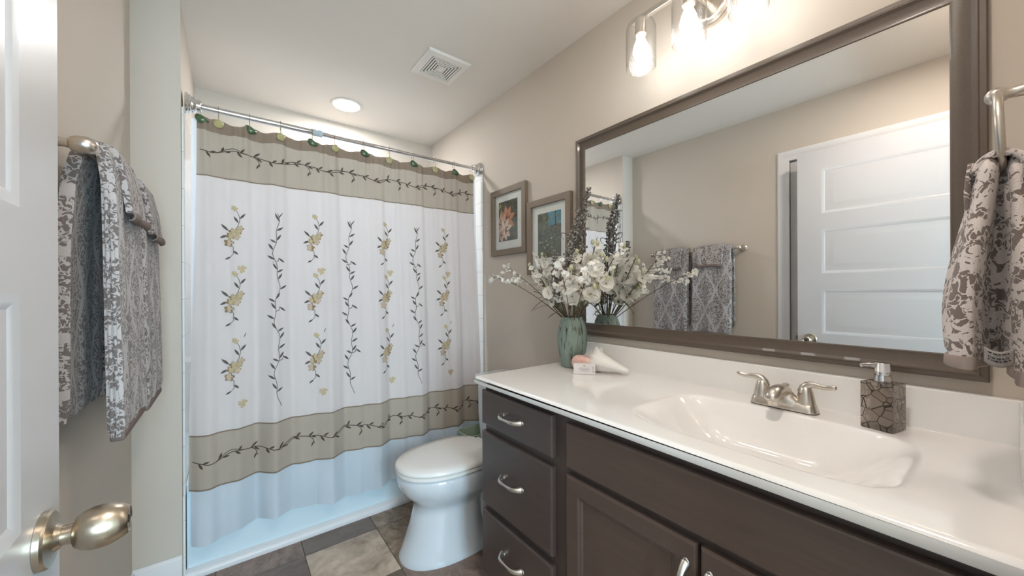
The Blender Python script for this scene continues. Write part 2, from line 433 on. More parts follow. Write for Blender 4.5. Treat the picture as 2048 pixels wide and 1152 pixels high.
# ---------------------------------------------------------------- two five-panel doors
def make_door(name, label, hx, hy, lx, ly, both):
    dv = Vector((lx-hx, ly-hy, 0)); DW = dv.length; du = dv.normalized(); dn = Vector((du.y, -du.x, 0))   # dn points into the room
    door = bpy.data.objects.new(name, None); door.location = (hx, hy, .008); C.objects.link(door); door['kind'] = 'structure'
    door['label'] = label; door['category'] = 'door'
    def dpt(a, d, z): return Vector((hx, hy, 0)) + du*a + dn*d + Vector((0,0,z))
    DT = .035; TOP = 2.03
    m = MB()
    def dbox(a0, a1, d0, d1, z0, z1): m.obox(dpt((a0+a1)/2, (d0+d1)/2, (z0+z1)/2), du*(a1-a0)/2, dn*(d1-d0)/2, Vector((0,0,(z1-z0)/2)))
    dbox(.001, DW-.001, -DT+.007, -.007, .011, TOP-.001)      # core
    st = .118; rails = [(.01,.22)]; z = .22; ph = (TOP-.115-.22-4*.095)/5
    pans = []
    for i in range(5):
        pans.append((z, z+ph)); z += ph
        rails.append((z, z+.095 if i < 4 else TOP)); z += .095
    for sd in (0, 1):
        d0, d1 = (-.0075, 0) if sd == 0 else (-DT, -DT+.0075)
        for a0, a1 in ((0, st), (DW-st, DW)): dbox(a0, a1, d0, d1, .01, TOP)
        for z0, z1 in rails: dbox(st, DW-st, d0, d1, z0, z1)
        f0 = 0 if sd == 0 else -DT; sg = -1 if sd == 0 else 1
        for z0, z1 in pans:
            def rr(i, d): return [dpt(st+i, f0+sg*d, z0+i), dpt(DW-st-i, f0+sg*d, z0+i), dpt(DW-st-i, f0+sg*d, z1-i), dpt(st+i, f0+sg*d, z1-i)]
            m.loft([rr(0, .0), rr(.009, .0018), rr(.016, .0048), rr(.024, .0050), rr(.050, .0026), rr(.055, .0025)], cap=False)
            m.add(rr(.055, .0025), [(0,1,2,3)])
    obj('door_leaf', m, door_m, door, smooth=20)
    for sd in ((1, -1) if both else (1,)):
        c = dpt(DW-.062, 0 if sd == 1 else -DT, .898)
        ax = dn*sd
        obj('knob_rose', MB().lathe([(.0335,.0003),(.0335,.006),(.0315,.0085),(.024,.0095),(.016,.012),(.0125,.017)], c, ax, 40), knob_m, door)
        o = obj('door_knob', MB().lathe([(.011,.010),(.0115,.022),(.0125,.026),(.018,.028),(.0225,.034),(.0252,.042),(.026,.050),(.0248,.059),(.0215,.068),(.0175,.0745),(.0155,.076),(.0145,.0748),(.005,.0742),(0,.0742)], c, ax, 40), knob_m, door)
        obj('privacy_lock', MB().lathe([(.005,.0735),(.005,.0752),(.003,.0757),(0,.0757)], c, ax, 16), rubber_m, o)
    for z in (.25, 1.02, 1.8):
        p = dpt(-.004, .004, z); obj('hinge', MB().tube([p-Vector((0,0,.045)), p+Vector((0,0,.045))], .006, 10), knob_m, door)
    if both: obj('latch_plate', MB().obox(dpt(DW+.0006, -DT/2, .898), du*.0006, dn*.0125, Vector((0,0,.028))), knob_m, door, smooth=0)
make_door('door_1', 'white five panel door standing open along the left wall, its knob nearest the camera', -.1785, .010, -.183, .769, True)
make_door('door_2', 'closed white door in the left wall behind the open one, seen in the mirror', -.306, .0225, -.306, .8385, False)
# jamb of the entry doorway the camera stands in
m = MB(); m.box(-.2155, -.197, -.170, -.040, 0, 2.06); m.box(.602, .6195, -.170, -.040, 0, 2.06); m.box(-.197, .602, -.170, -.040, 2.042, 2.06)
struct('trim_entry', m, trim_m, smooth=0)

# ================================================================== TUB ALCOVE
def sm(t): t = max(0, min(1, t)); return t*t*(3-2*t)
AL = -.155
tub = thing('bathtub', 'white alcove bathtub with plain apron behind the shower curtain', 'bathtub', (.59, 2.46, 0))
m = MB(); x0, x1, y0, y1, zr = AL+.010, XR-.010, 2.078, YF-.010, .40
pr = [(y0+.004,.0),(y0+.004,.335),(y0+.001,.36),(y0,.37),(y0,.388),(y0+.004,.397),(y0+.012,zr)]
def rim(u, v):
    x = x0 + (x1-x0)*u; y = y0+.012 + (y1-y0-.012)*v
    cx, cy = (x0+x1)/2, (y0+y1)/2+.01
    q = (abs((x-cx)/((x1-x0)/2-.07))**4 + abs((y-cy)/((y1-y0)/2-.075))**4)**.25
    return (x, y, zr - .31*sm((1.0-q)/.28))
m.grid(rim, 90, 48)
m.loft([[(x, y, z) for y, z in pr] for x in (x0, x1)], cap=False)
obj('tub_shell', m, tub_m, tub, smooth=50)
m = MB(); m.loft([[(x, y, z) for y, z in ((2.045,0),(2.045,.014),(2.050,.024),(2.058,.030),(2.0815,.034),(2.0815,0))] for x in (AL+.001, XR-.001)])
struct('trim_tub', m, trim_m, smooth=40)

# wall tile surround: three panels
def tiles(name):
    t = NT(name); tc = t.n('ShaderNodeTexCoord'); sp = t.n('ShaderNodeSeparateXYZ'); t.l(tc.outputs['Object'], sp.inputs[0])
    s_ = t.math('ADD', sp.outputs[0], sp.outputs[1])
    def g(v, p): return t.math('LESS_THAN', t.math('FRACT', t.math('ADD', t.math('DIVIDE', v, p), 40)), .018)
    k = t.math('MAXIMUM', g(s_, .152), g(sp.outputs[2], .152))
    t.col(t.mix(k, lin((238, 238, 238)), lin((206, 204, 202)))); t.b.inputs['Roughness'].default_value = .12
    t.bump(t.math('SUBTRACT', 1, k), .25, .001); return t.m
tile_m = tiles('white_wall_tile')
sur = thing('tile_surround', 'glossy white square tile surround on the walls round the bathtub', 'tile', (.59, 2.85, .41))
obj('left_panel', MB().box(AL+.0008, AL+.009, 2.040, YF-.0005, .36, 1.965), tile_m, sur, bevel=.003)
obj('right_panel', MB().box(XR-.009, XR-.0008, 2.056, YF-.0005, .36, 1.965), tile_m, sur, bevel=.003)
obj('back_panel', MB().box(AL+.0092, XR-.0092, YF-.009, YF-.0008, .402, 1.965), tile_m, sur, bevel=.003)
obj('edge_strip', MB().box(AL+.001, AL+.008, 2.040, 2.0775, .0, .36), tile_m, sur)
obj('edge_strip', MB().box(XR-.008, XR-.001, 2.056, 2.0775, .035, .36), tile_m, sur)
sd = thing('soap_dish', 'white ceramic corner soap dish on the left tub wall', 'soap dish', (AL+.06, 2.6, .84))
m = MB(); m.loft([[(AL+.0095 + r*cos(a)*.9 if abs(cos(a))>0 else AL+.0095, 2.6 + r*1.3*sin(a), z) for a in [(-pi/2)+pi*k/14 for k in range(15)]] for r, z in ((.02,.80),(.055,.825),(.075,.838),(.077,.846),(.070,.848),(.060,.838))])
obj('dish', m, tile_m, sd, smooth=50)

# ---------------------------------------------------------------- rod
RY, RZ = 2.10, 2.003
rod = thing('shower_rod', 'chrome tension shower rod spanning the tub alcove', 'curtain rod', (.59, RY, RZ))
obj('thick_tube', MB().tube([(AL+.04, RY, RZ), (.335, RY, RZ)], .0135, 24), chrome_m, rod)
obj('thin_tube', MB().tube([(.33, RY, RZ), (XR-.04, RY, RZ)], .011, 24), chrome_m, rod)
col_m = plain('frosted_collar', (190, 200, 206), .35, var=.02)
obj('collar', MB().lathe([(.0136,0),(.017,.002),(.017,.016),(.0155,.018),(.0155,.028),(.017,.030),(.017,.042),(.0118,.046)], (.338, RY, RZ), (1,0,0), 24), col_m, rod)
fl = [(.046,0),(.047,.004),(.044,.009),(.040,.011),(.041,.014),(.039,.018),(.034,.021),(.033,.026),(.0335,.030),(.031,.034),(.026,.038),(.025,.052),(.022,.054),(.014,.0545)]
obj('end_flange', MB().lathe(fl, (AL+.0093, RY, RZ), (1,0,0), 40), chrome_m, rod)
obj('end_flange', MB().lathe(fl, (XR-.0013, RY, RZ), (-1,0,0), 40), chrome_m, rod)

# ---------------------------------------------------------------- curtain
HX = [-.094, -.034, .078, .200, .334, .438, .583, .723, .862, 1.002, 1.133, 1.262]
def cy(x, z):
    t = max(0, min(1.15, (1.955-z)/1.58)); 
    y = RY - .004 - .058*sm(t*1.05)
    a = .0065 + .011*t
    y += a*sin(2*pi*x/.235+.6) + a*.6*sin(2*pi*x/.121+1.9+.5*t) + .0025*sin(2*pi*x/.047+z*1.2)*(1-.4*t)
    y -= (.006+.020*t)*math.exp(-((x-.028+.02*t)/.045)**2) - (.006+.016*t)*math.exp(-((x-.105)/.04)**2)
    y += .012*t*math.exp(-((x-1.17)/.05)**2)
    # little gathers under the hooks
    if z > 1.68:
        k = sm((z-1.68)/.27)
        for h in HX: y -= .007*k*math.exp(-((x-h)/.03)**2)
        y += .003*k*sin(x*170)
    return min(y, 2.1)
def ztop(x):
    d = min(abs(x-h) for h in HX)
    return 1.957 - .014*sm(d/.075)
def edge(z):
    t = (1.955-z)/1.59
    return -.108 - .028*sm(t), 1.274 + .018*sm(t)
def cpt(u, z, off=0):
    a, b = edge(z); x = a + (b-a)*u
    return (x, cy(x, z) - off, z)
def cx(x, z, off=.0012): return (x, cy(x, z) - off, z)

cur = thing('shower_curtain', 'white shower curtain with tan bands, embroidered vines and flower sprigs', 'shower curtain', (.59, RY, 1.95))
Z1, Z2, Z3 = 1.703, .60, .372
def zt_header(u, v):
    a, b = edge(1.95); x = a+(b-a)*u; zt = ztop(x)
    return zt
NU = 320
def cgrid(fz0, fz1, nv, off=0):
    def fn(u, v):
        a, b = edge(1.95); x = a+(b-a)*u
        za = fz0(x); zb = fz1(x); z = za + (zb-za)*v
        return cpt(u, z, off)
    return MB().grid(fn, NU, nv)

def leaf(m, x, z, ang, L, Wd, mi, proj=cx, off=.0016):
    # a small pointed embroidered leaf lying on the cloth
    ca, sa = cos(ang), sin(ang); pts = []
    prof_ = [(0,0),(.2,.6),(.45,1),(.7,.75),(1,0)]
    L *= .9; Wd *= .84
    up_ = [(L*p, Wd*.5*q) for p, q in prof_]; dn_ = [(L*p, -Wd*.5*q) for p, q in prof_[1:-1]][::-1]
    for a, b in up_+dn_:
        pts.append(proj(x + a*ca - b*sa, z + a*sa + b*ca, off))
    m.add(pts, [tuple(range(len(pts)))], mi)
def ribbon(m, pts, wd, mi, proj=cx, off=.0014):
    vs = []
    for i, (x, z) in enumerate(pts):
        a = pts[max(0,i-1)]; b = pts[min(len(pts)-1,i+1)]; dx, dz = b[0]-a[0], b[1]-a[1]; L = math.hypot(dx,dz) or 1
        nx, nz = -dz/L*wd/2, dx/L*wd/2
        vs.append(proj(x+nx, z+nz, off)); vs.append(proj(x-nx, z-nz, off))
    m.add(vs, [(2*i,2*i+1,2*i+3,2*i+2) for i in range(len(pts)-1)], mi)
def blob(m, x, z, r, mi, proj=cx, petals=5, ph=0, off=.0018):
    n = petals*6; pts = []
    for i in range(n):
        a = 2*pi*i/n; rr = r*(.58+.42*abs(cos(petals*a/2+ph)))
        pts.append(proj(x+rr*cos(a), z+rr*sin(a), off))
    c = len(m.v); m.add(pts+[proj(x, z, off+.0008)], [(i,(i+1)%n,n) for i in range(n)], mi)

def hvine(m, x0, x1, zc, amp, mi):
    # wavy horizontal vine with leaf pairs
    n = int((x1-x0)/.008); per = .236
    def zf(x): return zc + amp*(sin(2*pi*x/per+.4) + .35*sin(4*pi*x/per+1.3))
    ribbon(m, [(x0+(x1-x0)*i/n, zf(x0+(x1-x0)*i/n)) for i in range(n+1)], .0036, mi)
    x = x0+.02; k = 0
    while x < x1-.03:
        z = zf(x); s = 1 if k % 2 else -1
        sl = math.atan((zf(x+.004)-zf(x-.004))/.008)
        L = .036*(.8+.3*rnd.random())
        if k % 4 == 3:
            ribbon(m, [(x+.026*sin(t_*1.5), z-.042*t_*t_*.6-.017*t_) for t_ in [q_/8 for q_ in range(9)]], .003, mi); leaf(m, x+.023, z-.030, -2.0, .030, .009, mi)
        if k % 4 == 1:
            ribbon(m, [(x-.01+.095*t_, zf(x-.01+.095*t_) + .0105*sin(pi*t_)*(1 if k % 8 == 1 else -1)) for t_ in [q_/14 for q_ in range(15)]], .0030, mi)
        leaf(m, x, z, sl + s*.75, L, .0115, mi); leaf(m, x+.012, zf(x+.012), sl - s*.6 + (.3 if k % 3 else 0), L*.85, .010, mi)
        x += .047 + .02*rnd.random(); k += 1
def vvine(m, xc, z0, z1, mi):
    def xf(z): return xc + .010*sin(2*pi*(z0-z)/.29+.6) + .005*sin(2*pi*(z0-z)/.11)
    n = 130; zz = [z0+(z1-z0)*i/n for i in range(n+1)]
    ribbon(m, [(xf(z), z) for z in zz], .0024, mi)
    leaf(m, xf(z0), z0-.03, 1.0, .05, .006, mi); leaf(m, xf(z0-.04), z0-.04, 2.0, .05, .011, mi)
    z = z0-.085; k = 0
    while z > z1+.04:
        s = 1 if k % 2 else -1
        leaf(m, xf(z), z, pi/2 - s*.55 if k % 3 else pi/2 + s*.95, .040, .0115, mi)
        if k % 3 == 1: leaf(m, xf(z-.01), z-.012, pi/2 + s*1.0, .034, .011, mi)
        if k % 5 == 3:
            ribbon(m, [(xf(z+.04), z+.04-.05), (xf(z)+.014, z-.005), (xf(z)+.018, z+.012)], .003, mi); leaf(m, xf(z)+.016, z+.010, -.7, .036, .011, mi)
        z -= .046; k += 1
def sprig(m, x, z, s=1.0):
    # (x,z) is the middle of the flower cluster
    P = lambda a, b: (x+a*s, z+b*s)
    ribbon(m, [P(.012,.122), P(.024,.10), P(.029,.075), P(.022,.045), P(.008,.02), P(-.01,-.01), P(-.006,-.035), P(.004,-.055), P(.004,-.085), P(-.012,-.105)], .0023*s, 0)
    blob(m, *P(.010,.124), .013*s, 1, petals=4); blob(m, *P(.004,.130), .008*s, 2, petals=3)
    leaf(m, *P(.028,.078), .9, .040*s, .012*s, 0); leaf(m, *P(.024,.058), 2.1, .040*s, .012*s, 0)
    leaf(m, *P(-.012,.020), 2.35, .046*s, .013*s, 0); leaf(m, *P(-.018,.0), 3.65, .034*s, .013*s, 0)
    for i, (a, b, r) in enumerate(((.030,.034,.013),(.020,.016,.014),(.002,.018,.014),(.014,-.004,.015),(-.008,-.002,.014),(.006,.006,.012),(-.012,-.034,.017),(.026,.022,.009))):
        blob(m, *P(a, b), r*s*1.16, 3, petals=5, ph=i, off=.0016+.0003*i)
        blob(m, *P(a, b), r*s, 1 if i % 3 else 2, petals=5, ph=i, off=.0018+.0003*i)
        blob(m, *P(a, b), r*.32*s, 2 if i % 3 else 1, petals=3, off=.0030+.0003*i)
    leaf(m, *P(.004,-.070), -.75, .028*s, .012*s, 0); leaf(m, *P(-.004,-.097), 3.7, .030*s, .010*s, 0)
def butterfly(m, x, z, s=1.0):
    blob(m, x+.007*s, z+.006*s, .012*s, 1, petals=3); blob(m, x-.008*s, z+.004*s, .011*s, 2, petals=3); blob(m, x+.001*s, z-.009*s, .011*s, 1, petals=3)
    leaf(m, x-.008*s, z-.002*s, .6, .022*s, .004*s, 0)

m = cgrid(ztop, lambda x: 1.90+.004*sin(x*40), 6, .001)
obj('heading_tape', m, tand_m, cur, smooth=180)
m = cgrid(lambda x: 1.90+.004*sin(x*40), lambda x: Z1, 26)
m2 = MB(); hvine(m2, -.098, 1.272, 1.822, .011, 1); m.add(m2.v, m2.f, 1)
a_ = cgrid(lambda x: Z1+.005, lambda x: Z1-.0005, 1, .0012); m.add(a_.v, a_.f, 2)
obj('upper_band', m, [tan_m, vineb_m, tand_m], cur, smooth=180)
m = cgrid(lambda x: Z1, lambda x: Z2, 60)
m2 = MB()
for xc in (.178, .505, .866): vvine(m2, xc, 1.572, .668, 0)
for xc in (.012, .335, .688, 1.040):
    for zz in (1.452, 1.158, .862): sprig(m2, xc, zz, .98)
    for zz in (1.303, .706): butterfly(m2, xc+.034, zz)
    leaf(m2, xc+.04, .995, 1.2, .03, .004, 0)
for k_ in range(len(m2.f)): m.f.append(tuple(i+len(m.v) for i in m2.f[k_])); m.m.append(m2.m[k_]+1)
m.v += m2.v
obj('center_panel', m, [white_m, vine_m, gold_m, rose_m, brown_m], cur, smooth=180)
m = cgrid(lambda x: Z2, lambda x: Z3, 22, .0004)
m2 = MB(); hvine(m2, -.124, 1.285, .492, .013, 1); m.add(m2.v, m2.f, 1)
for za, zb in ((Z2+.002, Z2-.004), (Z3+.006, Z3-.0005)):
    a_ = cgrid(lambda x, q=za: q, lambda x, q=zb: q, 1, .0016); m.add(a_.v, a_.f, 2)
obj('lower_band', m, [tan_m, vineb_m, tand_m], cur, smooth=180)

# liner outside the tub, behind the curtain
def lfn(u, v):
    z = 1.945 - (1.945-.150)*v; x = -.128 + (1.290+.128)*u
    zc_ = max(z, .372)
    y = max(cy(x, zc_), RY-.07) + .006
    if z < .372: y = cy(x, .372) + .006 + .004*sin(x*23)*sm((.372-z)/.2) - .004*sm((.372-z)/.2)
    y = min(y, 2.1 if z > 1.9 else (2.074 if z < .45 else 2.106))
    # hem lifts a little to the right
    zz = z + .055*v*v*sm((u-.55)/.45)*0 + .012*sin(x*9)*sm((v-.9)/.1)
    return (x, y, zz)
ln = obj('shower_liner', MB().grid(lfn, 240, 90), liner_m, None, loc=(.59, RY, 1.945), smooth=180)
tag(ln, 'plain white shower liner hanging behind the embroidered curtain, showing below its hem', 'shower liner')

# ---------------------------------------------------------------- hooks
def leafm(name, a, b):
    t = NT(name); co = t.obj_co(); f = t.noise(co, 60, 3); t.col(t.mix(f, lin(a), lin(b))); t.b.inputs['Roughness'].default_value = .3; t.b.inputs['Coat Weight'].default_value = .3; return t.m
green_m = leafm('green_leaf_enamel', (38, 66, 36), (96, 122, 84)); fan_m = leafm('pale_fan_enamel', (168, 158, 104), (206, 198, 150))
wire_m = plain('hook_wire', (190, 176, 150), .25, 1, var=.02)
def hook_wire(x):
    pts = []
    for k in range(15):
        a = math.radians(-60 + 240*k/14 + 0); pts.append((x, RY + .0175*cos(a), RZ + .0175*sin(a)))
    pts = [(x, RY+.012, RZ-.020)] + pts[::1] + [(x, RY-.0165, RZ-.02), (x, RY-.0165, RZ-.045), (x, RY-.0185, RZ-.062)]
    return MB().tube(pts, .0014, 6)
def green_orn(x):
    m = MB(); y = cy(x, 1.945) - .006; z = 1.948
    def fn(u, v):
        a = 2*pi*u; r = v; ex = .023*r*cos(a); ez = .0165*r*sin(a)*(1.0 - .35*cos(a)) ; ez += -.006*(ex/.023)
        return (x+.004+ex, y - .007*(1-r*r) + (.001 if r == 1 else 0), z-.004+ez)
    m.grid(fn, 22, 6, closeu=True); return m
def fan_orn(x):
    m = MB(); y = cy(x, 1.945) - .006; z = 1.934
    def fn(u, v):
        a = 2*pi*u; R_ = .0185*(1+.10*cos(12*a)*max(0, .3+.7*cos(a-2.6))) ; r = v
        return (x + R_*r*cos(a)*.95, y - .006*(1-r*r) - .0015*cos(11*a)*r, z + .004 + R_*r*sin(a))
    m.grid(fn, 44, 5); return m
HL = ['nearest the left wall', 'second from the left wall', 'third from the left wall', 'fourth from the left wall', 'just left of the rod collar', 'just right of the rod collar',
      'seventh from the left wall', 'eighth from the left wall', 'fourth from the right wall', 'third from the right wall', 'second from the right wall', 'nearest the right wall']
for i, x in enumerate(HX):
    g = i % 2 == 0
    h = thing('curtain_hook', ('green leaf shower curtain hook ' if g else 'pale yellow fan shower curtain hook ') + HL[i], 'curtain hook', (x, RY, RZ+.0175), 'ornamental hooks along the shower rod')
    obj('wire', hook_wire(x), wire_m, h)
    obj('leaf_ornament' if g else 'fan_ornament', green_orn(x) if g else fan_orn(x), green_m if g else fan_m, h, smooth=60, solid=.002)

# ================================================================== CEILING FIXTURES
def downlight(label, x, y, glow):
    dl = thing('recessed_downlight', label, 'ceiling light', (x, y, ZC), 'recessed ceiling lights')
    obj('trim_ring', MB().lathe([(.078,-.0006),(.094,-.0006),(.096,-.003),(.094,-.006),(.088,-.0075),(.078,-.006),(.078,-.0006)], (x, y, ZC), (0,0,1), 48), ceil_m, dl)
    obj('lens', MB().lathe([(0,-.0045),(.076,-.0045),(.076,-.001),(0,-.001)], (x, y, ZC), (0,0,1), 48), glow, dl)
downlight('round recessed ceiling light glowing white above the bathtub', .605, 2.545, down_m)
downlight('added unseen fill light in the ceiling by the door, in front of the vanity', .30, .20, entry_fill_m)  # fill lamp added out of view to brighten the counter and toilet lid
vx0, vx1, vy0, vy1 = .787, 1.020, 1.692, 1.932
vt = thing('exhaust_fan', 'square white bathroom exhaust fan grille on ceiling', 'exhaust fan', ((vx0+vx1)/2, (vy0+vy1)/2, ZC))
vc = ((vx0+vx1)/2, (vy0+vy1)/2)
def sq(h, z): return [(vc[0]-h, vc[1]-h*1.03, z), (vc[0]+h, vc[1]-h*1.03, z), (vc[0]+h, vc[1]+h*1.03, z), (vc[0]-h, vc[1]+h*1.03, z)]
gr_m = plain('vent_plastic', (234, 229, 222), .5, var=.01)
m = MB(); m.loft([sq(.1165, ZC-.0006), sq(.1165, ZC-.008), sq(.113, ZC-.013), sq(.082, ZC-.0155), sq(.082, ZC-.0100)], cap=False)
obj('cover_frame', m, gr_m, vt, smooth=20)
obj('dark_interior', MB().box(vc[0]-.0818, vc[0]+.0818, vc[1]-.0838, vc[1]+.0838, ZC-.0120, ZC-.0006), plain('vent_shadow', (52, 44, 38), .9, var=.05), vt, smooth=0)
h = .0785
while h > .02:
    m = MB(); m.loft([sq(h, ZC-.0122), sq(h, ZC-.0155), sq(h-.0075, ZC-.0155), sq(h-.0075, ZC-.0122), sq(h, ZC-.0122)], cap=False)
    obj('grille_ring', m, gr_m, vt, smooth=20); h -= .0135
m = MB(); m.loft([sq(.0155, ZC-.0122), sq(.0155, ZC-.0155)]); obj('grille_center', m, gr_m, vt, smooth=20)

# ================================================================== TOILET
TY = 1.612
to = thing('toilet', 'white elongated toilet with closed lid between the vanity and the bathtub', 'toilet', (.86, TY, 0))
def egg(xf, xb, hw, n=48, z=0, p=2.25, yc=TY, tail=1.0):
    # elongated outline: round nose at xf, squarer back at xb
    r = []; xm = xf + (xb-xf)*.58
    for i in range(n):
        a = 2*pi*i/n; c, s_ = cos(a), sin(a)
        lx_ = (xm-xf) if c < 0 else (xb-xm)
        e = 2/p if c < 0 else 2/(p+1.2)
        r.append((xm + lx_*math.copysign(abs(c)**e, c), yc + hw*math.copysign(abs(s_)**(2/p), s_), z))
    return r
secs = [(.600,1.03,.152,0),(.600,1.03,.152,.012),(.612,1.02,.143,.03),(.632,1.0,.130,.09),(.652,.99,.120,.15),(.665,.99,.116,.20),(.672,.99,.117,.225),(.664,1.0,.124,.245),(.640,1.02,.146,.27),(.612,1.05,.164,.30),(.597,1.07,.173,.33),(.592,1.08,.176,.355),(.595,1.08,.175,.375),(.602,1.08,.170,.381),(.612,1.075,.160,.3835)]
m = MB(); m.loft([egg(a, b, c, 56, z) for a, b, c, z in secs])
obj('bowl', m, porc_m, to, smooth=60)
m = MB(); m.loft([[(x, TY+s_*hw, z) for x, z in ((.96,0),(.96,.24),(1.0,.30),(1.30,.30),(1.30,.0))] for s_, hw in ((-1,.098),(1,.098))])
obj('trapway', m, porc_m, to, smooth=25, bevel=.015, seg=3)
m = MB(); ho = [egg(.590, 1.045, .176, 56, z) for z in (.386, .400)]
ho = [egg(.604,1.04,.162,56,.3838), egg(.597,1.045,.169,56,.3862), egg(.588,1.045,.178,56,.389), egg(.588,1.045,.178,56,.399), egg(.594,1.045,.172,56,.4025), egg(.606,1.04,.160,56,.4036)]
m.loft(ho); obj('seat', m, seat_m, to, smooth=50)
m = MB(); lid = [egg(.606,1.045,.160,56,.4040), egg(.596,1.05,.170,56,.4060), egg(.587,1.05,.179,56,.4085), egg(.587,1.05,.179,56,.416), egg(.596,1.047,.171,56,.4245), egg(.64,1.02,.135,56,.4285), egg(.74,.96,.06,56,.430)]
m.loft(lid); obj('lid', m, seat_m, to, smooth=50)
for s_ in (-1, 1): obj('seat_hinge', MB().tube([(1.062, TY+s_*.075-.02, .405), (1.062, TY+s_*.075+.02, .405)], .011, 14), seat_m, to)
obj('tank', MB().loft([[(x, y, z) for x, y in ((1.318-dx, TY-hw), (1.318-dx, TY+hw), (1.318, TY+hw), (1.318, TY-hw))] for dx, hw, z in ((.17,.17,.301),(.19,.186,.36),(.20,.194,.52),(.20,.196,.695))]), porc_m, to, smooth=25, bevel=.02, seg=4)
obj('tank_lid', MB().box(1.104, 1.322, TY-.204, TY+.204, .696, .733), porc_m, to, smooth=25, bevel=.012, seg=4)
obj('flush_lever', MB().tube([(1.116, TY-.13, .645), (1.098, TY-.13, .645), (1.094, TY-.12, .644), (1.094, TY-.06, .636)], [.011,.008,.006,.007], 12), chrome_m, to)
obj('bolt_cap', MB().lathe([(.013,0),(.012,.008),(.006,.014),(0,.0155)], (1.0, TY-.12, 0.0), (0,0,1), 16), porc_m, to)

wb = thing('wastebasket', 'small sage green plastic bin between the toilet and the bathtub', 'wastebasket', (1.19, 1.925, 0))
def rr4(x0, x1, y0, y1, z, r=.02):
    pts = []
    for cx_, cy_, a0 in ((x1-r, y1-r, 0), (x0+r, y1-r, 90), (x0+r, y0+r, 180), (x1-r, y0+r, 270)):
        for k in range(5):
            a = math.radians(a0+22.5*k); pts.append((cx_+r*cos(a), cy_+r*sin(a), z))
    return pts
m = MB(); m.loft([rr4(1.115,1.275,1.865,1.985,.0), rr4(1.095,1.29,1.85,2.0,.345), rr4(1.091,1.294,1.846,2.004,.350), rr4(1.091,1.294,1.846,2.004,.360), rr4(1.099,1.286,1.854,1.996,.360), rr4(1.12,1.27,1.87,1.98,.01)])
obj('bin_body', m, sage_m, wb, smooth=40)

# ================================================================== VANITY
XF = .800                    # face frame plane
VY0, VY1 = -.043, 1.226
va = thing('vanity_cabinet', 'dark espresso bathroom vanity cabinet with drawers and doors under the white counter', 'vanity', (1.06, .59, 0))
m = MB()
m.box(XF+.07, XF+.09, VY0, VY1-.004, 0, .10)                                   # toe kick board
m.box(XF+.02, XR-.001, VY1-.018, VY1, .10, .838); m.box(XF+.02, XR-.001, VY0, VY0+.018, .10, .838)
m.box(XF+.09, XR-.001, VY1-.018, VY1, 0, .10); m.box(XF+.09, XR-.001, VY0, VY0+.018, 0, .10)
m.box(XF+.02, XR-.001, VY0+.018, VY1-.018, .10, .118); m.box(XR-.013, XR-.001, VY0+.018, VY1-.018, .118, .838)
obj('carcass', m, wood_m, va, smooth=0)
m = MB()
m.box(XF, XF+.02, VY1-.04, VY1, .10, .838); m.box(XF, XF+.02, .755, .850, .10, .838); m.box(XF, XF+.02, VY0, VY0+.04, .10, .838)
for a, b in ((VY0+.04, .755), (.850, VY1-.04)): m.box(XF, XF+.02, a, b, .80, .838); m.box(XF, XF+.02, a, b, .10, .13); m.box(XF, XF+.02, a, b, .655, .70)
m.box(XF, XF+.02, .850, VY1-.04, .352, .390); m.box(XF, XF+.02, .345, .415, .13, .655)
obj('face_frame', m, wood_m, va, smooth=0, bevel=.0015)
def slab(y0, y1, z0, z1, t=.021):
    m = MB(); g = .0009
    def rg(i, x): return [(x, y0+i, z0+i), (x, y1-i, z0+i), (x, y1-i, z1-i), (x, y0+i, z1-i)]
    m.loft([rg(0, XF-g), rg(0, XF-t+.006), rg(.002, XF-t+.002), rg(.006, XF-t)])
    return m
def pull(parent, y, z, vert=False, L=.108):
    # arched bar pull with flared leaf feet, standing off the front
    m = MB(); x0 = XF-.021; n = 22; pts = []; rs = []; fl_ = []
    for k in range(n+1):
        s_ = -1+2*k/n; a = s_*L/2
        dx = .0255*(1-abs(s_)**5.0)
        r = .0062 - .0018*cos(s_*pi) + (.003*max(0, abs(s_)-.85)/.15)
        pts.append((x0-.003-dx, y+(0 if vert else a), z+(a if vert else 0))); rs.append(r)
    m.tube(pts, rs, 12)
    for s_ in (-1, 1):
        c = (x0-.0015, y+(0 if vert else s_*L/2), z+(s_*L/2 if vert else 0))
        m.sphere(c, .010, 14, 8, sc=(.35, .85 if vert else 1.25, 1.25 if vert else .95))
    return obj('pull_handle', m, pull_m, parent, smooth=60)
for z0, z1, hz in ((.688,.818,.755), (.385,.660,.532), (.115,.356,.258)):
    d = obj('drawer', slab(.832, 1.2245, z0, z1), wood_m, va, smooth=25)
    pull(d, 1.031, hz)
obj('false_drawer_front', slab(-.030, .772, .684, .814), wood2_m, va, smooth=25)
def shaker(y0, y1, z0, z1, t=.021):
    m = MB(); s_ = .052; g = .0009; xf = XF-t
    def rg(i, x): return [(x, y0+i, z0+i), (x, y1-i, z0+i), (x, y1-i, z1-i), (x, y0+i, z1-i)]
    m.loft([rg(0, XF-g), rg(0, xf+.006), rg(.002, xf+.002), rg(.006, xf), rg(s_-.006, xf), rg(s_, xf+.004), rg(s_+.003, xf+.004), rg(s_+.008, xf+.009)])
    return m
for y0, y1, hy_, zt_ in ((.3905, .772, .412, .560), (-.030, .3825, .362, .560)):
    d = obj('cabinet_door', shaker(y0, y1, .115, .664), wood2_m, va, smooth=25)
    pull(d, hy_, zt_, True)

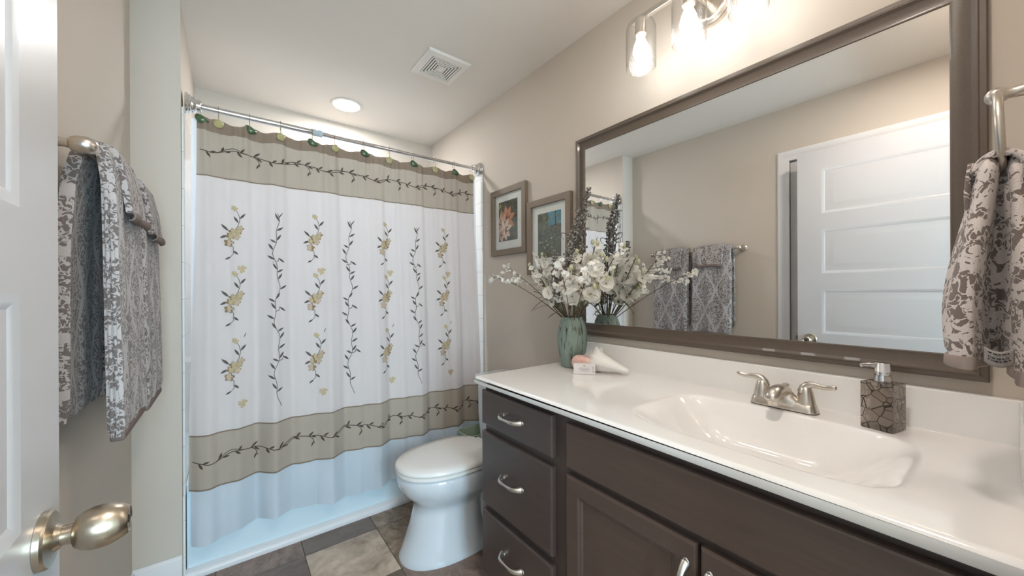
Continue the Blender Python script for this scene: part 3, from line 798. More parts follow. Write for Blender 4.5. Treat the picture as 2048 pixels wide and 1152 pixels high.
# countertop with integral basin
ct = thing('countertop', 'white cultured marble vanity counter with integral rectangular basin and backsplash', 'countertop', (1.05, .605, .868))
CX0, CX1, CY0, CY1, CZ = .763, XR-.001, -.0445, 1.252, .868
BXc, BYc, BHx, BHy, BD = 1.016, .365, .182, .268, .100
m = MB(); nx, ny = 120, 240
def edgez(d):   # rounded front edge
    r = .008
    return 0 if d > r else -(r - math.sqrt(max(0, r*r-(r-d)**2)))
def top(u, v):
    x = CX0 + (CX1-CX0)*u; y = CY0 + (CY1-CY0)*v
    dx, dy = (x-BXc)/BHx, (y-BYc)/BHy
    q = (abs(dx)**4.5 + abs(dy)**4.5)**(1/4.5)
    z = CZ
    if q < 1:      # steep back wall, long gentle slope to the front and the ends
        wdt = .55 + .30*max(0, -dx) + .25*dy*dy
        s_ = min(1, (1-q)/wdt); z -= BD*(1-(1-s_**1.12)**1.8)
    z -= .0035*sm((x-.80)/.02)*0
    z += edgez(x-CX0) + edgez(CY1-y)
    return (x, y, z)
m.grid(top, nx, ny)
# skirt and underside
ring = [(CX0, CY0, CZ-.008), (CX0, CY1, CZ-.016), (CX1, CY1, CZ-.008), (CX1, CY0, CZ)]
zb = CZ-.0285
m.loft([[(CX0, CY0, CZ-.0078), (CX0, CY1, CZ-.0155), (CX1, CY1, CZ-.0078), (CX1, CY0, CZ)], [(CX0, CY0, zb+.003), (CX0, CY1, zb+.003), (CX1, CY1, zb+.003), (CX1, CY0, zb+.003)], [(CX0+.003, CY0, zb), (CX0+.003, CY1-.003, zb), (CX1, CY1-.003, zb), (CX1, CY0, zb)]], cap=False)
obj('counter_slab', m, counter_m, ct, smooth=55)
m = MB(); m.loft([[(x, y, z) for x, z in ((XR-.001, CZ+.0), (XR-.024, CZ), (XR-.0225, CZ+.004), (XR-.0215, CZ+.094), (XR-.018, CZ+.0975), (XR-.001, CZ+.0975))] for y in (CY0, CY1)])
obj('backsplash', m, counter_m, ct, smooth=40)
m = MB(); m.loft([[(x, y, z) for y, z in ((CY0, CZ), (CY0+.0245, CZ), (CY0+.0235, CZ+.004), (CY0+.0225, CZ+.094), (CY0+.019, CZ+.0975), (CY0, CZ+.0975))] for x in (CX0+.02, XR-.0245)])
obj('side_splash', m, counter_m, ct, smooth=40)
obj('drain_ring', MB().lathe([(.0,.0),(.021,.0),(.023,.002),(.027,.0025),(.030,.001),(.030,-.002),(0,-.002)], (BXc+.01, BYc, CZ-BD+.004), (0,0,1), 32), nickel_m, ct)

# ---------------------------------------------------------------- faucet
FX, FY, FZ = 1.243, .374, CZ
fa = thing('faucet', 'brushed nickel two handle centerset faucet behind the basin', 'faucet', (FX, FY, FZ))
def stad(hw, hl, z, n=40, ox=0):   # stadium outline, long axis Y
    pts = []
    for i in range(n):
        a = 2*pi*i/n; c, s_ = cos(a), sin(a)
        pts.append((FX+ox+hw*math.copysign(abs(c)**.75, c), FY+(hl-hw)*math.copysign(min(1, abs(s_)*3)**1, s_)*1 + hw*math.copysign(abs(s_)**.85, s_), z))
    return pts
m = MB(); m.loft([stad(.0265,.079,FZ+.0006), stad(.0270,.0795,FZ+.003), stad(.0265,.079,FZ+.006), stad(.0225,.075,FZ+.022), stad(.020,.072,FZ+.0245)])
obj('base_plate', m, nickel_m, fa, smooth=45)
obj('gasket', MB().loft([stad(.0272,.0797,FZ+.0003), stad(.0272,.0797,FZ+.0022)]), rubber_m, fa, smooth=45)
for s_ in (-1, 1):
    hyc = FY + s_*.0515
    hd = obj('handle_hub', MB().lathe([(.0225,.0235),(.0222,.026),(.0205,.036),(.0175,.052),(.0135,.064),(.008,.071),(0,.073)], (FX, hyc, FZ), (0,0,1), 32), nickel_m, fa, smooth=60)
    pts = [(FX, hyc-s_*.010, FZ+.052), (FX, hyc-s_*.005, FZ+.064), (FX, hyc+s_*.003, FZ+.0725), (FX-.001, hyc+s_*.014, FZ+.0765), (FX-.003, hyc+s_*.028, FZ+.0755), (FX-.005, hyc+s_*.041, FZ+.074), (FX-.007, hyc+s_*.053, FZ+.076), (FX-.008, hyc+s_*.0625, FZ+.079), (FX-.008, hyc+s_*.066, FZ+.0795)]
    obj('lever', MB().tube(pts, [.010,.0105,.010,.0085,.0068,.0058,.0062,.0062,.003], 16, flat=[1,1,1,.9,.75,.7,.7,.75,.7]), nickel_m, hd, smooth=70)
    obj('set_screw', MB().lathe([(.002,0),(.002,.001),(0,.001)], (FX-.0175, hyc-s_*.002, FZ+.043), (-1,0,.3), 10), rubber_m, hd)
# spout: broad pyramid foot sweeping forward to a hooded nose
def spr(x, z, hy_, hz, n=28, tilt=0):
    pts = []
    for i in range(n):
        a = 2*pi*i/n; c, s_ = cos(a), sin(a)
        b_ = hz*math.copysign(abs(s_)**.9, s_)
        pts.append((x - b_*sin(tilt), FY + hy_*math.copysign(abs(c)**.9, c), z + b_*cos(tilt)))
    return pts
m = MB()
foot = [(.0235, .060, .012), (.0230,.053,.024), (.021,.034,.036), (.018,.024,.047)]
m.loft([[(FX+(-.004)+hx_*cos(2*pi*i/28)*1.0, FY+hy_*sin(2*pi*i/28), FZ+z) for i in range(28)] for hx_, hy_, z in foot] )
m.loft([spr(FX+.016, FZ+.040, .012, .010, tilt=-.2), spr(FX+.004, FZ+.048, .019, .014, tilt=-.1), spr(FX-.020, FZ+.052, .0195, .0165, tilt=0), spr(FX-.045, FZ+.0535, .019, .0165, tilt=.15), spr(FX-.066, FZ+.052, .0185, .0165, tilt=.4), spr(FX-.082, FZ+.047, .0175, .0155, tilt=.8), spr(FX-.093, FZ+.039, .0155, .012, tilt=1.25), spr(FX-.0955, FZ+.036, .010, .006, tilt=1.5)])
obj('spout', m, nickel_m, fa, smooth=70)
obj('aerator', MB().lathe([(.0105,.028),(.0125,.028),(.0125,.016),(.0118,.0145),(.009,.0145),(.0085,.018),(0,.018)], (FX-.079, FY, FZ+.008), (0,0,1), 28), nickel_m, fa)
obj('popup_rod', MB().lathe([(.0032,.02),(.0032,.056),(.0045,.058),(.0085,.060),(.0088,.0625),(.006,.0645),(0,.065)], (FX+.021, FY, FZ), (0,0,1), 20), nickel_m, fa)

# ---------------------------------------------------------------- soap dispenser
sdp = thing('soap_dispenser', 'smoky grey glass block soap dispenser with chrome pump beside the faucet', 'soap dispenser', (1.234, .168, CZ))
t = NT('smoky_glass'); t.t.nodes.remove(t.b)
vco = t.obj_co((1,1,1)); vo = t.n('ShaderNodeTexVoronoi', feature='DISTANCE_TO_EDGE'); vo.inputs['Scale'].default_value = 44; t.l(vco, vo.inputs['Vector'])
crack = t.math('LESS_THAN', vo.outputs['Distance'], .03)
v1 = t.n('ShaderNodeTexVoronoi'); v1.inputs['Scale'].default_value = 44; t.l(vco, v1.inputs['Vector'])
cellv = t.n('ShaderNodeSeparateColor'); t.l(v1.outputs['Color'], cellv.inputs[0])
tr = t.n('ShaderNodeBsdfTransparent'); t.l(t.mix(crack, t.mix(cellv.outputs[0], lin((200, 192, 184)), lin((236, 230, 224))), lin((110, 100, 93))), tr.inputs[0])
df = t.n('ShaderNodeBsdfDiffuse'); t.l(t.mix(crack, t.mix(cellv.outputs[1], lin((140, 129, 120)), lin((186, 175, 166))), lin((66, 58, 54))), df.inputs[0])
m1 = t.n('ShaderNodeMixShader'); m1.inputs[0].default_value = .26; t.l(tr.outputs[0], m1.inputs[1]); t.l(df.outputs[0], m1.inputs[2])
gl = t.n('ShaderNodeBsdfGlossy'); gl.inputs['Roughness'].default_value = .05
bp = t.n('ShaderNodeBump'); bp.inputs['Strength'].default_value = .5; bp.inputs['Distance'].default_value = .004; t.l(vo.outputs['Distance'], bp.inputs['Height']); t.l(bp.outputs[0], gl.inputs['Normal'])
fr = t.fres(1.5); m2_ = t.n('ShaderNodeMixShader'); t.l(fr.outputs[0], m2_.inputs[0]); t.l(m1.outputs[0], m2_.inputs[1]); t.l(gl.outputs[0], m2_.inputs[2]); t.l(m2_.outputs[0], t.out.inputs['Surface'])
smoke_m = t.m
sa = Vector((.014,.057,0)).normalized(); sb = Vector((.057,-.014,0)).normalized()
sc_ = Vector((1.204,.152,0)) + sa*.0295 + sb*.031
obj('glass_block', MB().obox(sc_+Vector((0,0,CZ+.0555)), sa*.0295, sb*.031, Vector((0,0,.055))), smoke_m, sdp, smooth=0, bevel=.0015)
liq_m = plain('grey_liquid_soap', (176, 164, 152), .3, var=.03)
obj('reservoir', MB().lathe([(.0,.008),(.019,.010),(.0215,.02),(.022,.07),(.019,.086),(.010,.092),(.009,.1095),(0,.1095)], sc_+Vector((0,0,CZ)), (0,0,1), 24), liq_m, sdp, smooth=60)
hp = sc_+Vector((0,0,CZ+.111))
obj('pump_collar', MB().lathe([(.0175,0),(.0178,.003),(.0165,.004),(.0172,.005),(.0155,.016),(.0125,.0165),(.0125,.024),(0,.024)], hp, (0,0,1), 28), chrome_m, sdp)
pm = MB(); pm.lathe([(.0135,.024),(.0142,.026),(.0142,.042),(.0150,.0445),(.0145,.046),(0,.0462)], hp, (0,0,1), 28)
obj('pump_head', pm, chrome_m, sdp)
nd = Vector((-.55,.83,0)).normalized()
obj('pump_nozzle', MB().tube([hp+Vector((0,0,.038))+nd*.008, hp+Vector((0,0,.0385))+nd*.024, hp+Vector((0,0,.038))+nd*.036, hp+Vector((0,0,.0365))+nd*.0415], [.0055,.005,.0048,.0046], 12), chrome_m, sdp)

# ---------------------------------------------------------------- soap box and conch shell
A, B = Vector((1.088,1.031,CZ)), Vector((1.142,.966,CZ)); du_ = (B-A).normalized(); L_ = (B-A).length; dn_ = Vector((-du_.y, du_.x, 0)); dn_ = dn_ if dn_.x > 0 else -dn_
bx = thing('soap_box', 'small white printed soap box in front of the conch shell', 'box', (A+B)/2 + dn_*.011)
cc = (A+B)/2 + dn_*.011
obj('carton', MB().obox(cc+Vector((0,0,.0207)), du_*L_/2, dn_*.011, Vector((0,0,.020))), card_m, bx, bevel=.0008)
m = MB(); fc = (A+B)/2 - dn_*.0003
def mark(a, z, w_, h_): m.obox(fc + du_*a + Vector((0,0,z)), du_*w_/2, dn_*.0002, Vector((0,0,h_/2)))
for k in range(3): mark(0, .033-.0012*k*-1, .0022*(3-k)+.001, .0012)
for zz, ww in ((.025,.034),(.0215,.044),(.018,.028),(.0135,.036)):
    a = -ww/2
    while a < ww/2:
        w_ = rnd.uniform(.002,.006); mark(a+w_/2, zz, w_, .0009); a += w_+.0016
for k in range(5): mark(L_/2-.008, .010+.005*k, .005, .001)
obj('printing', m, ink_m, bx, smooth=0)

sh = thing('conch_shell', 'white conch shell with spiky spire and pink lip beside the vase', 'seashell', (1.2, .98, CZ))
P0 = Vector((1.178, 1.072, CZ+.052)); P1 = Vector((1.226, .872, CZ+.0155)); ax = (P1-P0); AL_ = ax.length; ax.normalize()
side = ax.cross(Vector((0,0,1))).normalized(); upv = side.cross(ax).normalized()
def shring(tv, r, ex=1, n=40, knob=0, zoff=0, soff=0):
    c = P0 + ax*(AL_*tv) + upv*zoff + side*soff
    R_ = []
    for i in range(n):
        a = 2*pi*i/n
        rr_ = r*(1 + 2.0*knob*max(0, cos(8*a+1.1))**5)
        if sin(a) < 0: rr_ *= .80
        R_.append(c + side*cos(a)*rr_*ex + upv*sin(a)*rr_)
    return R_
m = MB(); rings = []
for tv, r, kn in ((.0,.002,0),(.03,.008,.3),(.06,.009,0),(.09,.015,.35),(.12,.016,0),(.15,.022,.35),(.185,.023,0),(.22,.030,.32),(.25,.031,.05),(.30,.043,.28),(.335,.046,.22),(.38,.046,.06),(.46,.0415,0),(.56,.035,0),(.68,.0275,0),(.80,.0205,0),(.92,.0145,0),(.985,.011,0),(1.0,.007,0)):
    rings.append(shring(tv, r, 1.0, knob=kn))
m.loft(rings)
obj('shell_body', m, shell_m, sh, smooth=70)
# pink flared lip turned toward the room, on the near left
m = MB()
lc = Vector((1.148, 1.040, CZ+.0355)); la = Vector((.36, -.93, 0)).normalized(); lb_ = Vector((.93, .36, 0))
def lipf(u, v):
    a = 2*pi*u; b = -pi/2 + pi*v
    k = 1 + .10*sin(3*a+1) * cos(b)
    p = lc + la*(.050*k*cos(b)*cos(a)) + lb_*(.022*cos(b)*sin(a)) + Vector((0,0,(.032-.006*cos(a)*cos(b))*sin(b)))
    p.z = max(p.z, CZ+.0015); return p
m.grid(lipf, 28, 14, closeu=True)
obj('shell_lip', m, pink_m, sh, smooth=180)
m = MB()
def undf(u, v):
    c = P0 + ax*(AL_*(.42+.45*u)); a = -pi*.25 - pi*.5*v
    r = .040*(1-.55*u)
    p = c + side*cos(a)*r*.8 + upv*sin(a)*r*.75; p.z = max(p.z, CZ+.0015); return p
m.grid(undf, 16, 8); obj('shell_opening', m, shelli_m, sh, smooth=180, solid=.002)

# ---------------------------------------------------------------- mirror and pictures, on the right wall
mi = thing('framed_mirror', 'large wall mirror in a wide brown moulded frame above the vanity', 'mirror', (XR, .62, 1.45))
MY0, MY1, MZ0, MZ1 = .0165, 1.220, .996, 1.905
prof = [(0, XR-.0008), (0, XR-.022), (.003, XR-.025), (.012, XR-.026), (.0145, XR-.028), (.0175, XR-.0275), (.024, XR-.021), (.034, XR-.0175), (.048, XR-.0165), (.053, XR-.0175), (.055, XR-.016), (.055, XR-.0105), (.062, XR-.0105), (.062, XR-.0008)]
m = MB()
R4 = [[(x, MY0+i, MZ0+i) for i, x in prof], [(x, MY1-i, MZ0+i) for i, x in prof], [(x, MY1-i, MZ1-i) for i, x in prof], [(x, MY0+i, MZ1-i) for i, x in prof]]
m.loft(R4+[R4[0]], cap=False)
obj('mirror_frame', m, frame_m, mi, smooth=25)
obj('mirror_glass', MB().box(XR-.0155, XR-.011, MY0+.0552, MY1-.0552, MZ0+.0552, MZ1-.0552), [mirror_m], mi, smooth=0)

def picture(name, label, y0, y1, z0, z1, fw=.034, dp=.024):
    p = thing(name, label, 'picture', (XR, (y0+y1)/2, (z0+z1)/2), 'framed flower pictures on the right wall')
    pr_ = [(0, XR-.0008), (0, XR-dp), (.0015, XR-dp-.001), (fw-.002, XR-dp-.001), (fw, XR-dp+.001), (fw, XR-.0008)]
    R = [[(x, y0+i, z0+i) for i, x in pr_], [(x, y1-i, z0+i) for i, x in pr_], [(x, y1-i, z1-i) for i, x in pr_], [(x, y0+i, z1-i) for i, x in pr_]]
    m = MB(); m.loft(R+[R[0]], cap=False); obj('picture_frame', m, pframe_m, p, smooth=25)
    obj('mat_board', MB().box(XR-.010, XR-.0085, y0+fw-.003, y1-fw+.003, z0+fw-.003, z1-fw+.003), plain('mat_white', (238, 235, 232), .7, var=.01), p, smooth=0)
    return p
def pane(p, y0, y1, z0, z1): obj('picture_glass', MB().box(XR-.0145, XR-.013, y0, y1, z0, z1), pane_m, p, smooth=0)
def art_bg(name, stops, scale, st=(1,1,1)):
    t = NT(name); f = t.noise(t.obj_co(st), scale, 5, .7, .6); t.col(t.ramp(f, stops)); t.b.inputs['Roughness'].default_value = .6; return t.m
# lily print (left edge of the photo is the far side, larger Y)
p1 = picture('framed_picture', 'framed print of peach lilies, the higher picture nearer the shower', 1.597, 1.935, 1.414, 1.812)
ay0, ay1, az0, az1 = 1.682, 1.866, 1.497, 1.736
m = MB(); xs = XR-.0104
m.box(xs, xs+.0003, ay0, ay1, az0, az1, 0)
def q(u, v, d=.0004): return (xs-d, ay1+(ay0-ay1)*u, az0+(az1-az0)*v)
def petal(u, v, ang, L, W_, mi, d):
    pts = []
    for a, b in ((0,0),(.25,.7),(.5,1),(.75,.7),(1,0),(.75,-.6),(.5,-.9),(.25,-.6)):
        pu = u + (a*L*cos(ang) - b*W_/2*sin(ang)); pv = v + (a*L*sin(ang) + b*W_/2*cos(ang))*.78
        pts.append(q(min(1,max(0,pu)), min(1,max(0,pv)), d))
    m.add(pts, [tuple(range(8))], mi)
m.add([q(0,0,.0002), q(1,0,.0002), q(1,.55,.0002), q(0,.55,.0002)], [(0,1,2,3)], 1)
dd = .0004
for (u, v, L, W_, angs, mi_) in ((.42,.52,.48,.22,(20,60,95,135,170,-30),2), (.18,.42,.42,.2,(100,150,200,60,250),3), (.35,.30,.38,.18,(-80,-45,10,60,120,180,-120),4), (.08,.18,.3,.16,(30,-20,-60,80),3)):
    for a in angs: petal(u, v, math.radians(a), L, W_, mi_, dd); dd += .00006
    for a in angs[:3]: petal(u, v, math.radians(a)+.2, L*.55, W_*.35, 5, dd); dd += .00006
petal(.05, .80, 1.2, .25, .12, 6, dd); petal(.08, .70, .9, .2, .10, 6, dd+.0001)
obj('lily_print', m, [art_bg('print_dark', [(.35, lin((44,40,32))), (.7, lin((104,98,74)))], 30), art_bg('print_grey', [(.35, lin((84,84,78))), (.7, lin((112,114,104)))], 20),
    plain('lily_coral', (206,140,112), .6, var=.2), plain('lily_peach', (222,178,156), .6, var=.15), plain('lily_pale', (236,212,196), .6, var=.1), plain('lily_rust', (150,84,62), .6, var=.2), plain('lily_bud', (150,150,84), .6, var=.15)], p1, smooth=0)
pane(p1, 1.632, 1.900, 1.449, 1.777)
p2 = picture('framed_picture', 'framed garden painting, the lower picture nearer the mirror partly behind the flowers', 1.256, 1.583, 1.286, 1.682)
ay0, ay1, az0, az1 = 1.330, 1.505, 1.372, 1.606
m = MB(); m.box(xs, xs+.0003, ay0, ay1, az0, az1, 0)
m.add([q(.45,.70,.0002), q(1,.70,.0002), q(1,1,.0002), q(.45,1,.0002)], [(0,1,2,3)], 1)
m.add([q(.22,.62,.0003), q(.32,.62,.0003), q(.30,1,.0003), q(.24,1,.0003)], [(0,1,2,3)], 2)
m.add([q(.74,.60,.0003), q(.80,.60,.0003), q(.80,1,.0003), q(.75,1,.0003)], [(0,1,2,3)], 3)
for k in range(150):
    u, v = rnd.random(), rnd.random()
    mi_ = rnd.choice([3,3,4,4,5]) if v < .62 else rnd.choice([5,3,6,2])
    if v < .5 and rnd.random() < .10: mi_ = 7
    petal(u*.94, v*.94, rnd.uniform(0, 6.3), rnd.uniform(.04,.10), rnd.uniform(.03,.06), mi_, .0004+.000004*k)
obj('garden_print', m, [art_bg('garden_green', [(.3, lin((62,66,52))), (.7, lin((110,112,94)))], 45), art_bg('garden_sky', [(.35, lin((70,130,150))), (.65, lin((120,168,190)))], 25),
    plain('garden_trunk', (120,112,84), .6, var=.2), plain('garden_dark', (58,60,46), .6, var=.2), plain('garden_olive', (104,108,88), .6, var=.2), plain('garden_teal', (108,146,132), .6, var=.2), plain('garden_ochre', (140,120,78), .6, var=.2), plain('garden_blossom', (188,184,168), .6, var=.1)], p2, smooth=0)
pane(p2, 1.291, 1.548, 1.321, 1.647)

# ---------------------------------------------------------------- vanity light
vl = thing('vanity_light', 'three shade brushed nickel vanity light with clear glass shades above the mirror', 'wall light', (XR, .612, 2.19))
bz = 2.158; bxx = 1.160
obj('wall_plate', MB().lathe([(.068,.001),(.068,.010),(.064,.016),(.055,.019),(.050,.020),(.046,.024),(0,.026)], (XR, .600, 2.175), (-1,0,0), 48), nickel_m, vl)
obj('stem', MB().tube([(XR-.024, .600, 2.172), (bxx, .600, bz)], .011, 16), nickel_m, vl)
obj('crossbar', MB().box(bxx-.009, bxx+.009, .392, .806, bz-.009, bz+.009), nickel_m, vl, bevel=.003)
for sy_ in (.769, .597, .428):
    sk = obj('socket', MB().lathe([(.012,.180),(.017,.176),(.020,.168),(.020,.120),(.017,.116),(0,.116)], (bxx, sy_, bz-.178), (0,0,1), 28), nickel_m, vl)
    obj('bulb', MB().lathe([(.012,.118),(.013,.108),(.022,.085),(.0265,.066),(.0265,.055),(.022,.042),(.012,.034),(0,.032)], (bxx, sy_, bz-.178), (0,0,1), 24), bulb_m, sk, smooth=180)
    g = MB(); o_ = (bxx, sy_, bz-.178)
    g.lathe([(.021,.172),(.034,.168),(.045,.158),(.0505,.142),(.0515,.12),(.0515,.02),(.0505,.004),(.0495,.001),(.0485,.004),(.0495,.02),(.0495,.12),(.0485,.141),(.0435,.156),(.033,.1655),(.021,.169)], o_, (0,0,1), 40)
    obj('glass_shade', g, shade_m, vl, smooth=60)

# ================================================================== TOWELS
BX, BZ = -.232, 1.497
tb = thing('towel_bar', 'brushed nickel towel bar on the left wall beyond the door', 'towel bar', (XL, 1.44, BZ))
obj('rail', MB().tube([(BX, 1.125, BZ), (BX, 1.79, BZ)], .008, 16), nickel_m, tb)
for y_, s_ in ((1.118, -1), (1.797, 1)):
    obj('bar_post', MB().lathe([(.026,.0008),(.026,.004),(.022,.008),(.014,.016),(.0095,.028),(.0085,.044),(.0095,.05),(.0145,.054),(.017,.062),(.0175,.070),(.0165,.079),(.012,.087),(.006,.0905),(0,.091)], (XL, y_, BZ), (1,0,0), 28), nickel_m, tb)

def strip_ring(c, tn, bn, th, y0, y1, n, wob=0, seed=0):
    # rounded flat cross-section: width along Y, thickness along tn
    pts = []
    cyy = (y0+y1)/2; hw = (y1-y0)/2; h = th/2
    for i in range(n):
        a = 2*pi*i/n; c_, s_ = cos(a), sin(a)
        yy = cyy + (hw-h)*max(-1, min(1, c_*1.35)) + h*math.copysign(abs(c_)**.6, c_)*(1 if abs(c_) > .74 else 0)
        d = h*math.copysign(min(1, abs(s_)*1.5), s_) 
        d += wob*sin(yy*55+seed) + wob*.6*sin(yy*120+seed*2)
        pts.append((c[0]+tn[0]*d, yy, c[2]+tn[2]*d))
    return pts
def drape(path, y0, y1, n=56, seed=0, wob=.0):
    # path: list of (x, z, thickness)
    R_ = []
    pp = [Vector((x,0,z)) for x, z, t_ in path]
    fine = []
    K = 10
    for i in range(len(path)-1):
        for k in range(K):
            s_ = k/K; fine.append(tuple(path[i][j]*(1-s_)+path[i+1][j]*s_ for j in range(3)))
    fine.append(path[-1])
    for _ in range(3):
        fine = [fine[0]] + [tuple((fine[i-1][j]+2*fine[i][j]+fine[i+1][j])/4 for j in range(3)) for i in range(1, len(fine)-1)] + [fine[-1]]
    L = 0
    for i in range(len(fine)):
        a = fine[max(0,i-1)]; b = fine[min(len(fine)-1,i+1)]
        T = Vector((b[0]-a[0], 0, b[1]-a[1])).normalized(); N = Vector((T.z, 0, -T.x))
        th = fine[i][2]
        if i in (0, len(fine)-1): th *= .55
        s_ = i/len(fine)
        fl = .006*sin(s_*9+seed)
        R_.append(strip_ring((fine[i][0], 0, fine[i][1]), N, T, th, y0-fl*.4, y1+fl*.5+.004*sin(s_*14+seed), n, wob*(1-math.exp(-abs(fine[i][1]-BZ)*8)), seed+s_*2))
    return MB().loft(R_)
def hang(name, label, y0, y1, zb, zf, seed, cy0, cy1, cz):
    tw = thing(name, label, 'bath towel', (BX, (y0+y1)/2, BZ), 'bath towels on the towel bar')
    r = .0205
    path = [(-.2775, zb, .024), (-.2745, 1.30, .024), (-.264, 1.44, .023), (BX-.7*r, BZ+.72*r, .020), (BX, BZ+r, .020), (BX+.7*r, BZ+.72*r, .020), (-.207, 1.44, .024), (-.204, 1.30, .025), (-.201, 1.1, .027), (-.197, zf, .029)]
    obj('towel_body', drape(path, y0, y1, seed=seed, wob=.0022), towel_m, tw, smooth=60)
    m = MB(); m.obox((-.1965, (y0+y1)/2, zf-.004), (.0120,0,0), (0,(y1-y0)/2-.012,0), (0,0,.009)); obj('hem', m, hem_m, tw, bevel=.004)
    # folded edge seams that show on the near side
    for dx, z0_ in ((-.004,1.42),(.004,1.40)):
        m = MB(); m.tube([(-.2055+dx, y0-.0025, z0_), (-.202+dx, y0-.004, 1.2), (-.197+dx, y0-.003, zf+.006)], .0032, 8); obj('folded_edge', m, towel_m, tw)
    wc = thing('washcloth', label.replace('bath towel', 'washcloth').split(',')[0]+', folded over the larger towel', 'washcloth', (BX, (cy0+cy1)/2, BZ+.035), 'washcloths over the bath towels')
    r2 = .0365
    path = [(-.2985, 1.40, .010), (-.290, 1.455, .011), (BX-.75*r2, BZ+.72*r2, .012), (BX, BZ+r2, .012), (BX+.75*r2, BZ+.70*r2, .012), (-.190, 1.45, .012), (-.186, cz+.03, .012), (-.182, cz, .013)]
    obj('cloth_body', drape(path[2:], cy0, cy1, seed=seed+3, wob=.002), cloth_m, wc, smooth=60)
    m = MB(); 
    def hf(u, v):
        y = cy0+.004+(cy1-cy0-.008)*u; a = -pi*.55+pi*1.25*v; rr_ = .0095+.002*sin(u*7+seed)
        return (-.185+.002*sin(u*9+seed)+.004*u + rr_*cos(a)*.9+.003, y, cz-.006 + rr_*sin(a)*1.0)
    m.grid(hf, 24, 12); obj('hem', m, hem_m, wc, smooth=180, solid=.003)
hang('bath_towel', 'brown and white damask bath towel on the bar, nearer the door', 1.165, 1.435, .93, .885, 0.0, 1.215, 1.395, 1.383)
hang('bath_towel', 'brown and white damask bath towel on the bar, nearer the shower', 1.475, 1.755, .92, .872, 2.0, 1.525, 1.705, 1.372)

# ---------------------------------------------------------------- towel ring with hand towel on the end wall
RX, RYY, RZt = .955, .004, 1.500
rg = thing('towel_ring', 'brushed nickel towel ring on the end wall at the right of the mirror', 'towel ring', (RX, -.045, RZt))
obj('ring_post', MB().lathe([(.025,.0006),(.025,.004),(.021,.008),(.013,.016),(.0085,.026),(.0078,.038),(.010,.042),(.0125,.046),(.0128,.052),(.010,.058),(.0045,.0615),(0,.062)], (RX, -.045, RZt), (0,1,0), 28), nickel_m, rg)
rr_, rcz = .062, RZt-.062
pts = [(RX+rr_*sin(a), RYY-.004*(1-cos(a))/2, rcz+rr_*cos(a)) for a in [2*pi*k/48 for k in range(49)]]
obj('ring', MB().tube(pts, .0052, 14, cap=False), nickel_m, rg)

ht = thing('hand_towel', 'white hand towel with brown floral pattern hanging in the towel ring', 'hand towel', (RX, .01, 1.38))
def pad(y_top, y_bot, t0, t1, z0, z1, x0t, x1t, x0b, x1b, bow, ph, n=64, rows=70, hump=.03):
    # one hanging half: soft folded slab, lofted downward
    R_ = []
    for j in range(rows+1):
        s_ = j/rows; z = z0 + (z1-z0)*s_
        k = sm(s_*1.25)
        xa = x0t+(x0b-x0t)*k; xb = x1t+(x1b-x1t)*k
        yc = y_top+(y_bot-y_top)*sm(s_*1.1) + bow*sin(pi*s_)
        th = t0+(t1-t0)*k
        if s_ < .09: th *= math.sqrt(max(.02, 1-(1-s_/.09)**2)); sh_ = (1-s_/.09)*.25
        else: sh_ = 0
        if s_ > .97: th *= .86
        ring = []
        for i in range(n):
            a = 2*pi*i/n; c, s2 = cos(a), sin(a)
            x = (xa+xb)/2 + (xb-xa)/2*(1-sh_)*math.copysign(abs(c)**.8, c)
            y = yc + th/2*math.copysign(abs(s2)**.8, s2)
            fold = .0042*k*sin(x*62+ph+2*s_) + .003*k*sin(x*130+ph*2)
            ring.append((x, y+fold*(1 if s2 > 0 else .6), z + .012*(1-k)*c*.3))
        R_.append(ring)
    return MB().loft(R_)
o = obj('front_half', pad(.012, .034, .026, .040, 1.408, 1.094, .895, 1.01, .862, 1.055, .004, .4), hand_m, ht, smooth=180)
o = obj('back_half', pad(-.0125, -.0235, .020, .030, 1.405, 1.078, .905, 1.01, .868, 1.05, -.003, 2.1), hand_m, ht, smooth=180)
obj('inner_fold', MB().grid(lambda u, v: (.905 + .035*sin(pi*u) + .03*v*sin(pi*u) - .006*v, -.020 + .050*u + .004*sin(v*9), 1.392 - .300*v), 20, 30), hand_m, ht, smooth=180, solid=.004)
o = obj('top_fold', MB().grid(lambda u, v: (RX-.052+.104*u+0*v, .0005+(.0235+.003*sin(u*12))*cos(pi*v), 1.3845-.002*abs(u-.5) + (.027-.012*abs(2*u-1)**2)*sin(pi*v) - .012*(1-sin(pi*v))), 20, 16), hand_m, ht, smooth=180, solid=.008)
def hemb(y, th, x0, x1, z0, z1, ph):
    R_ = []
    for z, f in ((z0,.9),(z0-.003,1.0),(z1+.003,1.03),(z1,.9)):
        R_.append([((x0+x1)/2+(x1-x0)/2*math.copysign(abs(cos(a))**.8, cos(a)), y+th/2*f*math.copysign(abs(sin(a))**.8, sin(a)) + .0042*sin(((x0+x1)/2+(x1-x0)/2*cos(a))*62+ph), z) for a in [2*pi*k/64 for k in range(64)]])
    return MB().loft(R_)
obj('hem', hemb(.0345, .041, .860, 1.057, 1.100, 1.081, 2.4), hem2_m, ht, smooth=60)
obj('hem', hemb(-.0235, .031, .866, 1.052, 1.084, 1.064, 4.1), hem2_m, ht, smooth=60)
m = MB(); m.grid(lambda u, v: (.858 - .006*sin(pi*u) , .016-.026*u, 1.112-.022*v + .006*(2*u-1)**2), 12, 6)
tgm = plain('grey_care_label', (150, 142, 138), .7, var=.05)
lb = obj('care_label', m, tgm, ht, smooth=180, solid=.001)
m = MB()
